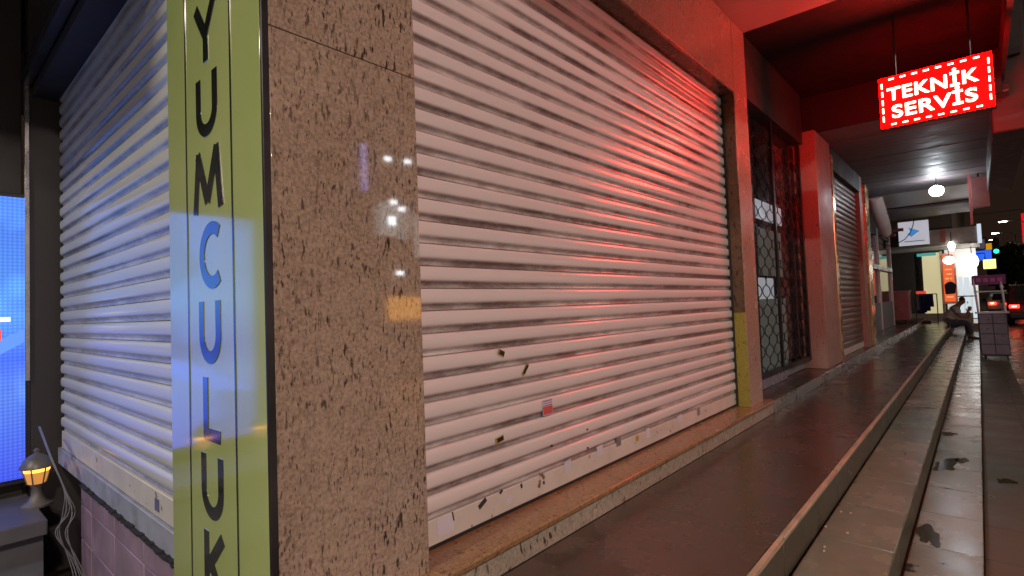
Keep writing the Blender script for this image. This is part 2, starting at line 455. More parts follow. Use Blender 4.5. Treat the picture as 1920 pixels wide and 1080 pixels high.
# canopy running over the far shops on the street side
can = part('canopy_fascia', M('fascia_board', (0.075, 0.055, 0.05), 0.5), 8.0, 12.6, -0.52, -0.20, 1.74, 3.4, bevel=0.02)
part('canopy_rib', STEEL, 7.93, 8.0, -0.47, -0.30, 2.55, 2.62, parent=can)
part('canopy_return', M('fascia_board', (0.075, 0.055, 0.05), 0.5), 5.6, 8.0, -0.33, -0.29, 2.3, 3.4)
part('downpipe', STEEL, 7.6, 7.75, -0.05, 0.05, 2.1, 2.58, bevel=0.03)

# ---------------------------------------------------------------- roller shutters
PITCH = 0.0861
def slat_profile(p, depth=0.013):
    """(out, z): a slat with a rolled shoulder, a hollow lip and a hook at its foot"""
    return [(-0.010, 0.0), (-0.003, 0.0015), (-0.003, 0.004), (-0.0050, 0.0055), (-0.0062, 0.009), (-0.0058, 0.0135), (-0.003, 0.0185), (0.0025, 0.0225), (0.0072, 0.0265), (0.0096, 0.0315), (0.0110, 0.038), (0.0118, 0.046), (0.0120, 0.054),
            (0.0117, 0.062), (0.0108, 0.070), (0.0090, 0.0765), (0.0055, 0.0815), (-0.001, p - 0.0018), (-0.010, p - 0.0012)]
def slat_mesh(length, mat, along='x'):
    pr = slat_profile(PITCH)
    mb = MB()
    if along == 'x': poly = [(-o, z) for o, z in pr] + [(0.02, PITCH - 0.0012), (0.02, 0.0)]; mb.prism(poly, 0, 0, length, True)
    else: poly = [(-o, z) for o, z in pr] + [(0.02, PITCH - 0.0012), (0.02, 0.0)]; 
    if along == 'y':
        n = len(poly)
        vs = [(p[0], t, p[1]) for t in (0, length) for p in poly]
        mb.add(vs, [(i, (i + 1) % n, n + (i + 1) % n, n + i) for i in range(n)], True)
        mb.f.append(list(range(n))); mb.sm.append(False); mb.f.append(list(range(n, 2 * n))); mb.sm.append(False)
    return mb.mesh('slat', mat)
# main shutter, along the street
SHY = 1.577
GZ = 0.0873
sh = thing('roller_shutter', 'large pale roller shutter tinged red, between the granite pillars', 'shutter', (2.9, SHY, -0.87))
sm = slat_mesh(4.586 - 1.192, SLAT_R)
k = -10
while GZ + k * PITCH < 1.73:
    inst('slat', sm, (1.192, SHY, GZ + k * PITCH), sh); k += 1
rail = B('bottom_rail', RAIL, sh, 1.193, 4.584, SHY - 0.006, SHY + 0.018, -0.870, -0.776, bevel=0.004)
B('rubber_seal', BLACK, sh, 1.195, 4.582, SHY - 0.002, SHY + 0.014, -0.884, -0.871, bevel=0)
B('guide_channel', STEEL, sh, 4.572, 4.5865, SHY - 0.025, SHY - 0.012, -0.88, 1.735, bevel=0)
def flat(name, parent, mat, cx, y, cz, w, h, ang=0, label=None, t=0.0012):
    ca, sa = math.cos(ang), math.sin(ang)
    pts = [(cx + ca * u - sa * v, cz + sa * u + ca * v) for u, v in ((-w / 2, -h / 2), (w / 2, -h / 2), (w / 2, h / 2), (-w / 2, h / 2))]
    o = MB().prism(pts, 1, y, y + t).build(name, mat, parent)
    if label: o['label'] = label
    return o
ST_Y = M('sticker_yellow', (0.45, 0.30, 0.05), 0.5); ST_K = M('sticker_black', (0.015, 0.012, 0.01), 0.4)
ST_R = M('sticker_red', (0.62, 0.10, 0.09), 0.5); PAPER = M('paper_white', (0.62, 0.60, 0.66), 0.7, var=0.06); ST_B = M('sticker_ink', (0.14, 0.13, 0.25), 0.5)
yf = SHY - 0.0150
for (px, py, w, h, a) in ((940, 662, 0.042, 0.026, -0.45), (985, 693, 0.062, 0.020, 0.85), (937, 824, 0.052, 0.024, 0.16)):
    p = at(px, py, y=yf)
    s_ = flat('sticker', sh, ST_Y, p.x, yf, p.z, w, h, a, 'small yellow and black sticker')
    flat('print', s_, ST_K, p.x + 0.004 * math.cos(a), yf - 0.0012, p.z, w * 0.75, h * 0.72, a)
p = at(1027, 763, y=yf)
s_ = flat('sticker', sh, PAPER, p.x, yf, p.z, 0.078, 0.074, 0, 'square red and white notice sticker')
flat('print', s_, ST_R, p.x, yf - 0.0012, p.z - 0.015, 0.072, 0.036)
for q in range(3): flat('print', s_, ST_B if q != 1 else ST_R, p.x, yf - 0.0012, p.z + 0.030 - q * 0.011, 0.066, 0.004)
yr = SHY - 0.0075
p = at(836, 984, y=yr)
pg = flat('notice', sh, PAPER, p.x, yr, p.z, 0.082, 0.066, 0.04, 'torn white paper stuck on the bottom rail')
flat('tape', pg, ST_K, p.x + 0.038, yr - 0.0012, p.z + 0.02, 0.006, 0.035, 0.2)
for (px, py, w, h, a, mt) in ((905, 944, 0.05, 0.02, 0.5, WALLDARK), (955, 935, 0.030, 0.03, -0.5, PAPER), (1065, 873, 0.06, 0.05, 0.1, PAPER), (1125, 845, 0.06, 0.055, 0.05, PAPER), (1160, 828, 0.05, 0.05, 0, GREYP),
                              (1195, 822, 0.035, 0.03, 0, ST_Y), (1215, 812, 0.05, 0.06, 0, PAPER), (1275, 785, 0.08, 0.05, 0, PAPER), (1310, 772, 0.05, 0.05, 0.1, GREYP), (1020, 905, 0.012, 0.016, 0.3, WALLDARK), (978, 911, 0.012, 0.02, 0.3, WALLDARK), (940, 922, 0.02, 0.012, 0.6, WALLDARK)):
    p = at(px, py, y=yr); flat('sticker_remnant', sh, mt, p.x, yr, p.z, w, h, a)
for (px, py) in ((1102, 805), (1036, 836), (1103, 840)):
    p = at(px, py, y=yf - 0.002)
    MB().tube([(p.x, SHY - 0.004, p.z), (p.x, yf - 0.004, p.z)], [0.006, 0.004], 8).build('rivet', STEEL, sh)
# shutter round the corner
SLX = 0.70
shl = thing('roller_shutter', 'grey roller shutter glowing blue beside the yellow sign board', 'shutter', (SLX, 3.4, -0.78))
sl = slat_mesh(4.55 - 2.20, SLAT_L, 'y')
k = -9
while GZ + k * PITCH < 1.50:
    inst('slat', sl, (SLX, 2.20, GZ + k * PITCH), shl); k += 1
B('bottom_rail', RAIL, shl, SLX - 0.008, SLX + 0.02, 2.20, 4.55, -0.80, -0.692, bevel=0.004)
flat_m = MB().box(SLX - 0.0105, SLX - 0.009, 2.545, 2.60, -0.775, -0.725).build('sticker', ST_B, shl)
# brown shutter further on
shb = thing('roller_shutter', 'narrow brown roller shutter between gold edged pillars', 'shutter', (9.8, 1.56, -0.88))
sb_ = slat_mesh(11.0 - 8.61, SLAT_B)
for k in range(31): inst('slat', sb_, (8.61, 1.56, -0.80 + k * PITCH), shb)
B('bottom_rail', RAIL, shb, 8.612, 11.0, 1.55, 1.58, -0.895, -0.802, bevel=0.004)

# ---------------------------------------------------------------- left side of the corner
lw = part('side_plinth', M('plinth_paint', (0.34, 0.36, 0.42), 0.4, vscale=8), SLX - 0.020, 1.1, 2.275, 4.6, -0.905, -0.805)
part('side_lintel', WALLDARK, 0.56, 1.1, 2.275, 4.60, 1.50, 1.9)
part('side_lintel_lip', STEEL, 0.50, 0.558, 2.275, 4.60, 1.56, 1.62, bevel=0.01)
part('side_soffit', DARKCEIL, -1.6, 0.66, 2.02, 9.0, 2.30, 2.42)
for i in range(3): part('soffit_rail', STEEL, -0.15 - i * 0.35, -0.10 - i * 0.35, 2.05, 4.6, 2.23, 2.298, bevel=0.01)
ret = part('return_wall', WALLDARK, 0.545, 1.1, 4.605, 4.8, -1.6, 2.299)
part('edge_trim', ALU, 0.520, 0.5445, 4.59, 4.62, -0.35, 1.62, parent=ret)
part('back_wall', WALLDARK, -4.5, 0.5195, 4.72, 4.9, -1.6, 2.299)
tw = tag(MB().box(XC + 0.012, 1.1, 2.28, 3.862, -1.62, -0.912).build('tiled_wall', GROUT), 'low wall of purple tiles under the grey shutter', 'wall')
ys = [3.862, 3.616, 3.146, 2.674, 2.282]
zs = [-0.915, -1.010, -1.198, -1.386, -1.574]
for i in range(4):
    for j in range(4):
        MB().box(XC + 0.002, XC + 0.0118, ys[i + 1] + 0.004, ys[i] - 0.004, zs[j + 1] + 0.004, zs[j] - 0.004).build('tile', TILE_P, tw, 0.002)
crust = MB()
yy = 2.285
while yy < 3.86:
    d = random.uniform(0.015, 0.06); h = random.uniform(0.004, 0.017)
    crust.box(XC - 0.002 - random.uniform(0, .006), XC + 0.02, yy, min(3.86, yy + d), -0.9115, -0.9115 + h); yy += d + 0.001
crust.build('mortar_crust', M('black_mortar', (0.02, 0.02, 0.022), 0.9), tw)

# ledge with lantern
led = tag(MB().box(-3.5, 0.54, 3.95, 4.715, -1.16, -1.075).build('ledge', M('ledge_stone', (0.09, 0.09, 0.10), 0.5), None, 0.008), 'dark stone ledge below the blue screen', 'ledge')
MB().box(-3.5, 0.53, 4.03, 4.714, -1.598, -1.161).build('ledge_face', M('ledge_face_paint', (0.12, 0.125, 0.14), 0.5), led)
LX, LY = 0.125 * 4.3, 4.3
def lantern(x, y, z, label, group=None):
    t = thing('garden_lantern', label, 'lantern', (x, y, z), group)
    G = M('lantern_casting', (0.14, 0.13, 0.12), 0.5, metal=0.3)
    n = 4
    MB().lathe([(0.075, 0), (0.075, 0.012), (0.045, 0.03), (0.028, 0.07), (0.024, 0.11), (0.034, 0.125), (0.036, 0.132)], (x, y, z), 14).build('base', G, t)
    gl = ME('lantern_glass', (1.0, 0.42, 0.05), 3.2, (0.5, 0.3, 0.1))
    MB().lathe([(0.042, 0.134), (0.052, 0.17), (0.060, 0.205)], (x, y, z), 6).build('glass_shade', ME('lantern_pane', (1.0, 0.40, 0.08), 0.55, (0.4, 0.2, 0.08)), t)
    MB().lathe([(0.030, 0.2052), (0.061, 0.2055), (0.063, 0.215), (0.064, 0.2275)], (x, y, z), 12).build('flame_lens', gl, t)
    for k in range(6):
        a = math.pi / 3 * k
        MB().tube([(x + 0.044 * math.cos(a), y + 0.044 * math.sin(a), z + 0.134), (x + 0.066 * math.cos(a), y + 0.066 * math.sin(a), z + 0.228)], 0.004, 5).build('rib', G, t)
    MB().lathe([(0.082, 0.228), (0.080, 0.24), (0.062, 0.275), (0.034, 0.30), (0.014, 0.31), (0.012, 0.32), (0.016, 0.33), (0.004, 0.342)], (x, y, z), 16).build('cap', G, t)
    return t
lantern(LX, LY, -1.0745, 'small garden lantern with amber glow on the dark ledge')
# cables in the corner
for i in range(5):
    o = random.uniform(-0.03, 0.03)
    y0 = 4.5
    pts = []
    src = [(72, 800), (95, 860), (120, 920), (118 + i * 5, 960), (112 + i * 4 - (i % 3) * 9, 1000), (128 + i * 3, 1045), (140 + i * 5, 1090), (142 + i * 5, 1130)]
    for j, (px, py) in enumerate(src):
        q = at(px + random.uniform(-3, 3) + i * (1.5 if j < 3 else 0), py, x=0.60 - 0.012 * i if j > 1 else 0.56)
        yv = min(q.y, 4.55); q = at(px + i * 0.8, py, y=yv if j < 2 else 3.95 - 0.03 * i - 0.02 * j)
        pts.append(q)
    # smooth the run
    fine = []
    for a in range(len(pts) - 1):
        p0, p1, p2, p3_ = pts[max(a - 1, 0)], pts[a], pts[a + 1], pts[min(a + 2, len(pts) - 1)]
        for s_ in range(5):
            t_ = s_ / 5
            fine.append(0.5 * ((2 * p1) + (p2 - p0) * t_ + (2 * p0 - 5 * p1 + 4 * p2 - p3_) * t_ * t_ + (3 * p1 - p0 - 3 * p2 + p3_) * t_ ** 3))
    fine.append(pts[-1])
    tag(MB().tube(fine, 0.0024 + 0.0008 * (i % 2), 6).build('cable', CABLE), 'grey cable hanging loose in the corner beside the purple tiles', 'cable', 'cables in the dark corner')

# blue led screen
SX0, SX1, SY = -0.64, 0.113 * 4.6, 4.60
scr = thing('led_screen', 'tall blue lit advertising screen on the left', 'screen', (-0.06, SY, -0.96))
B('casing', BLACK, scr, SX0 - 0.03, SX1 + 0.028, SY + 0.004, SY + 0.10, -0.99, 0.85, bevel=0.004)
MB().box(SX0, SX1, SY - 0.004, SY + 0.0035, -0.208 * 4.6, 0.179 * 4.6).build('display', screen_mat(), scr)
q = at(1, 600, y=SY - 0.006)
WH = ME('screen_white_print', (1, 1, 1), 1.6); RD = ME('screen_red_print', (1, 0.12, 0.1), 1.0)
MB().box(q.x - 0.10, q.x + 0.045, SY - 0.007, SY - 0.005, q.z - 0.012, q.z + 0.016).box(q.x - 0.045, q.x - 0.01, SY - 0.007, SY - 0.005, q.z - 0.11, q.z - 0.012).build('letter', WH, scr)
MB().box(q.x - 0.06, q.x + 0.004, SY - 0.007, SY - 0.0055, q.z - 0.13, q.z - 0.06).build('print', RD, scr)
MB().prism([(SX0 - 0.0, -0.60), (SX0 + 0.3, -0.42), (SX0 + 0.7, -0.25), (SX1 - 0.002, -0.02), (SX1 - 0.002, -0.10), (SX0 + 0.75, -0.36), (SX0 + 0.3, -0.56)], 1, SY - 0.006, SY - 0.0045).build('swoosh', ME('screen_pale_print', (0.13, 0.34, 1.8), 1.0), scr)

# ---------------------------------------------------------------- yellow vertical sign board
def board_mat():
    m, nt, b = nodes_of('yellow_acrylic')
    vec, _ = coords(nt)
    n1 = noise(nt, vec, 1.6, 4)
    nt.links.new(ramp(nt, n1, [(0.3, (0.45, 0.54, 0.17)), (0.7, (0.54, 0.61, 0.22))]), b.inputs['Base Color'])
    n2 = noise(nt, vec, 6, 5)
    nt.links.new(ramp(nt, n2, [(0.3, (0.10,) * 3), (0.7, (0.16,) * 3)]), b.inputs['Roughness'])
    b.inputs['IOR'].default_value = 1.5
    b.inputs['Coat Weight'].default_value = 1.0
    b.inputs['Coat IOR'].default_value = 1.9
    b.inputs['Coat Roughness'].default_value = 0.07
    return m
def film_mat():
    m, nt, b = nodes_of('black_film')
    vec, _ = coords(nt)
    nt.links.new(ramp(nt, noise(nt, vec, 12, 5), [(0.3, (0.010, 0.012, 0.010)), (0.7, (0.022, 0.024, 0.02))]), b.inputs['Base Color'])
    b.inputs['Roughness'].default_value = 0.14
    b.inputs['Coat Weight'].default_value = 1.0
    b.inputs['Coat IOR'].default_value = 1.9
    b.inputs['Coat Roughness'].default_value = 0.08
    return m
YB, FILM = board_mat(), film_mat()
BX = 0.655
brd = thing('sign_board', 'tall yellow green sign board with black vertical letters on the corner pillar', 'sign', (BX, 1.86, -1.0))
MB().box(BX, XC + 0.011, 1.473, 2.252, -1.05, 1.80).build('panel', YB, brd, 0.002)
MB().box(BX - 0.001, XC + 0.0075, 1.4605, 1.4725, -1.05, 1.80).build('edge_strip', STEEL, brd, 0.002)
FX = BX - 0.0022
for yc in (2.058, 1.674): MB().box(FX, BX - 0.0002, yc - 0.0045, yc + 0.0045, -1.05, 1.80).build('border_line', FILM, brd)
def stroke(mb, pts, w):
    """flat stroke in the board plane; pts (u, v): u runs to the reader's right (-y)"""
    for (a, b_) in zip(pts, pts[1:]):
        a, b_ = Vector(a), Vector(b_); d = (b_ - a).normalized(); n = Vector((-d.y, d.x)) * w / 2
        poly = [a - n, b_ - n, b_ + n, a + n]
        mb.prism([(-p.x, p.y) for p in poly], 0, FX, BX - 0.0002)
def arc(c, r, a0, a1, n=14, sy=1.0):
    return [(c[0] + r * math.cos(rad(a0 + (a1 - a0) * i / n)), c[1] + sy * r * math.sin(rad(a0 + (a1 - a0) * i / n))) for i in range(n + 1)]
def ribbon(mb, pts, w, off, lift=0.0):
    """continuous curved stroke with mitred joins"""
    P = [Vector(p) for p in pts]; L, R = [], []
    for i, p in enumerate(P):
        t = (P[min(i + 1, len(P) - 1)] - P[max(i - 1, 0)]).normalized(); n = Vector((-t.y, t.x)) * w / 2
        L.append(p + n); R.append(p - n)
    poly = L + R[::-1]
    n = len(L)
    o = len(mb.v)
    for xx in (FX - lift, BX - 0.0002):
        mb.v += [(xx, off[0] - p.x, off[1] + p.y) for p in poly]
    m_ = len(poly)
    for base in (o, o + m_):
        for i in range(n - 1): mb.f.append([base + i, base + i + 1, base + m_ - 2 - i, base + m_ - 1 - i]); mb.sm.append(False)
    for i in range(m_): mb.f.append([o + i, o + (i + 1) % m_, o + m_ + (i + 1) % m_, o + m_ + i]); mb.sm.append(False)
LH = 0.200
def letter(ch, z0):
    mb = MB(); w = 0.041; h = LH; off = (1.868, z0)
    cnt = [0]
    def st(*pts): ribbon(mb, pts, w, off, 0.0004 * cnt[0]); cnt[0] += 1
    if ch == 'U':
        r = 0.070; st((-r, h), (-r, h * 0.6), (-r, r + 0.018), *[(x, y + 0.018) for x, y in arc((0, r), r, 186, 354)], (r, r + 0.018), (r, h * 0.6), (r, h))
    elif ch == 'Y': st((0, 0), (0, 0.05), (0, 0.095)); st((-0.083, h), (0.002, 0.085)); st((0.083, h), (-0.002, 0.085))
    elif ch == 'M':
        st((-0.108, 0), (-0.075, h)); st((0.108, 0), (0.075, h)); st((-0.082, h - 0.004), (0, 0.03)); st((0.082, h - 0.004), (0, 0.03))
    elif ch == 'C': st(*arc((0.03, h / 2), 0.088, 52, 308, 22))
    elif ch == 'L': st((-0.045, 0), (-0.045, h)); st((-0.060, 0.018), (0.075, 0.018))
    elif ch == 'K': st((-0.055, 0), (-0.055, h)); st((0.078, h), (-0.045, 0.085)); st((-0.02, 0.105), (0.085, 0))
    return mb.build('letter', FILM, brd)
for i, ch in enumerate('YUMCULUK'):
    letter(ch, 0.80 + 0.246 - LH - i * 0.2468)

# ---------------------------------------------------------------- honeycomb grille and door
gr = thing('security_grille', 'dark honeycomb security grille across the recessed shop door', 'grille', (6.2, 1.66, -0.9))
lat = MB()
cw, chh = 0.29, 0.205
nrod = 19
for i in range(nrod):
    sgn = 1 if i % 2 else -1
    pts = []
    for k_ in range(14 * 12 + 1):
        zz = -0.745 + k_ * chh / 14
        c0 = math.cos(2 * math.pi * k_ / 14); c0 = math.copysign(abs(c0) ** 0.6, c0)
        pts.append((4.99 + i * cw / 2 + sgn * cw * 0.23 * c0, 1.665 + sgn * 0.003, zz))
    lat.tube(pts, 0.0055, 5, False)
tag(lat.build('honeycomb_lattice', GRILLE, gr), kind='stuff')
B('bottom_bar', STEEL, gr, 4.95, 7.55, 1.64, 1.69, -0.795, -0.745)
for xx in (4.945, 6.30, 7.52): B('guide_post', STEEL, gr, xx, xx + 0.05, 1.635, 1.665 - 0.008, -0.795, 1.95)
door = thing('shop_door', 'dark glass shop door behind the honeycomb grille', 'door', (6.2, 1.72, -0.9))
for (a, b_) in ((4.96, 5.80), (5.84, 6.55), (6.59, 7.55)):
    B('glass_pane', GLASS, door, a, b_, 1.735, 1.75, -0.74, 1.94, bevel=0)
    B('frame', STEEL, door, b_ + 0.0005, b_ + 0.0395, 1.715, 1.77, -0.89, 1.94)
GLOWP = ME('door_bright_glow', (0.80, 0.90, 1.0), 0.24, (0.3, 0.3, 0.3)); GLOWDIM = ME('door_dim_glow', (0.60, 0.68, 0.60), 0.05, (0.12, 0.13, 0.12))  # added glowing plates standing in for light in the door glass
for (x_a, y_a, x_b, y_b, mt) in ((1416, 372, 1466, 424, GLOWP), (1418, 520, 1452, 560, GLOWP), (1420, 425, 1468, 519, GLOWDIM), (1424, 561, 1480, 690, GLOWDIM)):
    a_, b_ = at(x_a, y_a, y=1.728), at(x_b, y_b, y=1.728)
    B('glow_plate', mt, door, min(a_.x, b_.x), max(a_.x, b_.x), 1.728, 1.7345, b_.z, a_.z, bevel=0)
B('kick_plate', M('kick_plate', (0.36, 0.29, 0.38), 0.25, metal=0.4), door, 4.96, 6.50, 1.655, 1.70, -0.899, -0.797)
B('kick_plate', GREYP, door, 6.6, 7.54, 1.70, 1.714, -0.895, -0.80)

# ---------------------------------------------------------------- red led sign
SGX = 6.0
c_ = [at(*p, x=SGX) for p in ((1649, 152), (1856, 99), (1657, 242), (1861, 192))]
y_l, y_r = (c_[0].y + c_[2].y) / 2, (c_[1].y + c_[3].y) / 2
z_t, z_b = (c_[0].z + c_[1].z) / 2, (c_[2].z + c_[3].z) / 2
led_s = thing('led_sign', 'red lit projecting LED sign reading TEKNİK SERVİS under the dark ceiling', 'sign', (SGX, (y_l + y_r) / 2, z_b))
B('housing', BLACK, led_s, SGX + 0.004, SGX + 0.096, y_r - 0.02, y_l + 0.02, z_b - 0.02, z_t + 0.02, bevel=0.004)
REDP = ME('led_red_panel', (1.0, 0.0, 0.0), 75.0)
REDB = ME('led_red_back', (1.0, 0.0, 0.0), 40.0)
LEDW = ME('led_white_hot', (1.0, 0.80, 0.52), 9.0)
MB().box(SGX - 0.001, SGX + 0.0035, y_r - 0.012, y_l + 0.012, z_b - 0.012, z_t + 0.012).build('lit_face', REDP, led_s)
MB().box(SGX + 0.0965, SGX + 0.101, y_r - 0.012, y_l + 0.012, z_b - 0.012, z_t + 0.012).build('lit_face', REDB, led_s)
W_, H_ = y_l - y_r, z_t - z_b
def dash(y0, y1, z0, z1): MB().box(SGX - 0.004, SGX - 0.0015, y0, y1, z0, z1).build('border_dash', LEDW, led_s)
for i in range(8):
    u = y_l - W_ * (0.055 + 0.89 * (i + 0.5) / 8); dash(u - W_ * 0.026, u + W_ * 0.026, z_t - 0.016, z_t - 0.004); dash(u - W_ * 0.026, u + W_ * 0.026, z_b + 0.004, z_b + 0.015)
for i in range(5):
    v = z_t - H_ * (0.05 + 0.88 * (i + 0.5) / 5)
    for yy in (y_l - 0.010, y_r + 0.010): dash(yy - 0.0055, yy + 0.0055, v - H_ * 0.055, v + H_ * 0.055)
def glyphs(text, ytop_u, zc, h, width):
    cu = bpy.data.curves.new('glyph', 'FONT'); cu.body = text; cu.size = 1; cu.offset = 0.016; cu.align_x = 'LEFT'; cu.space_character = 1.06
    o = bpy.data.objects.new('glyph', cu); col.objects.link(o)
    bpy.context.view_layer.update()
    me = o.to_mesh(); vs = [v.co.copy() for v in me.vertices]; fs = [list(p.vertices) for p in me.polygons]; o.to_mesh_clear()
    bpy.data.objects.remove(o)
    # split into islands and gather them by letter
    par = list(range(len(vs)))
    def find(a):
        while par[a] != a: par[a] = par[par[a]]; a = par[a]
        return a
    for f in fs:
        for a in f[1:]: par[find(a)] = find(f[0])
    isl = {}
    for f in fs: isl.setdefault(find(f[0]), []).append(f)
    items = []
    for r, ff in isl.items():
        ids = sorted({i for f in ff for i in f}); items.append([min(vs[i].x for i in ids), max(vs[i].x for i in ids), ff])
    items.sort()
    merged = []
    for it in items:
        if merged and it[0] < merged[-1][1] - 0.01: merged[-1][1] = max(merged[-1][1], it[1]); merged[-1][2] += it[2]
        else: merged.append(it)
    x0, x1 = min(v.x for v in vs), max(v.x for v in vs)
    capz = 0.73
    for it in merged:
        ids = sorted({i for f in it[2] for i in f}); mp_ = {a: b for b, a in enumerate(ids)}
        mb = MB(); n = len(ids)
        for xx in (SGX - 0.005, SGX - 0.0015):
            mb.v += [(xx, ytop_u - (vs[i].x - x0) / (x1 - x0) * width, zc + (vs[i].y / capz - 0.5) * h) for i in ids]
        for f in it[2]:
            mb.f.append([mp_[i] for i in f]); mb.sm.append(False); mb.f.append([n + mp_[i] for i in f][::-1]); mb.sm.append(False)
        mb.build('letter', LEDW, led_s)
glyphs('TEKNİK', y_l - W_ * 0.06, z_t - H_ * 0.335, H_ * 0.27, W_ * 0.84)
glyphs('SERVİS', y_l - W_ * 0.10, z_b + H_ * 0.285, H_ * 0.27, W_ * 0.78)
for yy in (y_l - 0.12, y_r + 0.12): MB().tube([(SGX + 0.05, yy, z_t + 0.02), (SGX + 0.05, yy, 2.58)], 0.008, 8).build('hanger', STEEL, led_s)

# ---------------------------------------------------------------- things further along the street
# bare bulb under the strip ceiling
pb = at(1756, 357, x=12.6)
bl = thing('pendant_bulb', 'bright white bulb hanging below the strip ceiling', 'lamp', (pb.x, pb.y, pb.z))
MB().lathe([(0.015, -0.105), (0.07, -0.088), (0.105, -0.04), (0.11, 0.01), (0.085, 0.055), (0.03, 0.085)], (pb.x, pb.y, pb.z), 18).build('bulb', ME('bulb_white', (0.86, 0.93, 1.0), 55.0), bl)
MB().lathe([(0.032, 0.086), (0.03, 0.14), (0.012, 0.16)], (pb.x, pb.y, pb.z), 12).build('socket', BLACK, bl)
MB().tube([(pb.x, pb.y, pb.z + 0.16), (pb.x, pb.y, 2.118)], 0.005, 6).build('flex', BLACK, bl)
# dark shop sign box and canopies
def box_thing(name, label, cat, mat, b, bevel=0.006, group=None):
    o = MB().box(*b).build(name, mat, None, bevel); return tag(o, label, cat, group)
wc = part('white_ceiling', WHITEP, 13.93, 16.4, 0.0, 2.4, 2.16, 2.22)
aw = thing('awning', 'dark brown awning box above the far shopfront', 'awning', (19, 1.1, 2.1))
AWM = M('awning_fabric', (0.075, 0.055, 0.055), 0.55)
MB().prism([(0.02, 2.16), (2.35, 2.16), (2.35, 2.95), (0.02, 2.95)], 0, 18.2, 18.5).build('face_panel', AWM, aw, 0.01)
MB().prism([(0.0, 2.10), (2.35, 2.10), (2.35, 2.155), (0.0, 2.155)], 0, 16.6, 18.6).build('lower_rail', GREYP, aw, 0.01)
for yy in (0.5, 1.1, 1.7): MB().box(18.17, 18.199, yy, yy + 0.02, 2.16, 2.94).build('seam', STEEL, aw)
# hanging box and strap on the canopy edge
hb = at(1835, 358, x=12.8)
hs = thing('projecting_sign', 'small dark box sign hanging from the canopy edge', 'sign', (12.8, hb.y, hb.z))
for nm, mt, b_ in (('box', M('sign_back', (0.20, 0.12, 0.11), 0.4), (12.75, 12.9, hb.y - 0.14, hb.y + 0.10, hb.z - 0.30, hb.z + 0.25)), ('hanger', STEEL, (12.8, 12.83, hb.y - 0.02, hb.y + 0.01, hb.z + 0.25, 2.4))): B(nm, mt, hs, *b_)
B('strap', M('strap_red', (0.35, 0.10, 0.09), 0.5), hs, 12.76, 12.78, hb.y + 0.101, hb.y + 0.14, hb.z - 0.6, hb.z + 0.9)
# white sign with blue drawing on a red bracket
w0, w1 = at(1683, 417, x=17), at(1743, 457, x=17)
ws = thing('projecting_sign', 'white sign with blue arrow drawing on a red wall bracket', 'sign', (17, 1.17, 1.2))
MB().box(17.0, 17.08, w1.y, w0.y, w1.z, w0.z - 0.01).build('box', ME('white_lightbox', (0.80, 0.88, 1.0), 0.42, (0.6, 0.62, 0.66)), ws, 0.006)
yc, zc = (w0.y + w1.y) / 2, (w0.z + w1.z) / 2
BLUE = ME('sign_blue', (0.06, 0.36, 0.85), 0.55)
MB().prism([(yc + 0.10, zc + 0.15), (yc + 0.06, zc + 0.03), (yc + 0.13, zc - 0.02), (yc + 0.05, zc - 0.10), (yc - 0.13, zc + 0.04)], 0, 16.996, 16.9995).build('emblem', BLUE, ws)
MB().box(16.996, 16.9995, yc - 0.22, yc + 0.2, zc - 0.22, zc - 0.20).build('print', M('pale_blue_print', (0.4, 0.55, 0.7), 0.5), ws)
cpts = [at(px, py, x=16.97) for px, py in ((1714, 408), (1712, 422), (1706, 438), (1696, 449), (1684, 456), (1668, 461), (1652, 458), (1643, 452))]
MB().tube(cpts, 0.011, 6).build('power_cable', BLACK, ws)
RB = M('bracket_red', (0.25, 0.04, 0.045), 0.4)
B('bracket', RB, ws, 16.9, 16.96, 1.38, 2.42, 1.60, 1.68)
B('bracket', RB, ws, 16.85, 16.96, 1.55, 2.42, 1.48, 1.55)
# pale duct on the wall, shopfront with tall frames
dc = thing('wall_duct', 'pale wrapped duct running down the wall past the gold pillar', 'duct', (14.4, 1.55, 1.5))
MB().tube([(13.95, 1.60, 2.14), (14.2, 1.58, 1.9), (14.5, 1.56, 1.66), (15.0, 1.56, 1.42)], [0.13, 0.14, 0.14, 0.12], 14).build('pipe', WHITEP, dc)
for i, t_ in enumerate(((13.97, 1.60, 2.12), (14.35, 1.57, 1.78), (14.98, 1.56, 1.43))): MB().lathe([(0.142, -0.015), (0.146, 0), (0.142, 0.015)], t_, 14).build('clamp', STEEL, dc)
sf = thing('shopfront', 'closed shopfront with tall white window frames beyond the gold trim', 'shopfront', (15.5, 1.9, -0.9))
for (a, b_) in ((12.0, 13.4), (13.5, 14.9), (15.0, 16.4), (16.5, 18.9)):
    B('glass_pane', GLASS, sf, a, b_, 1.93, 1.95, -0.2, 1.5, bevel=0)
    B('white_frame', WHITEP, sf, b_ + 0.001, b_ + 0.099, 1.88, 1.96, -0.9, 1.7)
    B('panel', GREYP, sf, a, b_, 1.9, 1.95, -0.9, -0.21)
B('transom', STEEL, sf, 12.0, 18.9, 1.86, 1.929, 0.62, 0.74)
B('header', WALLDARK, sf, 12.0, 18.9, 1.9, 2.0, 1.51, 2.1)
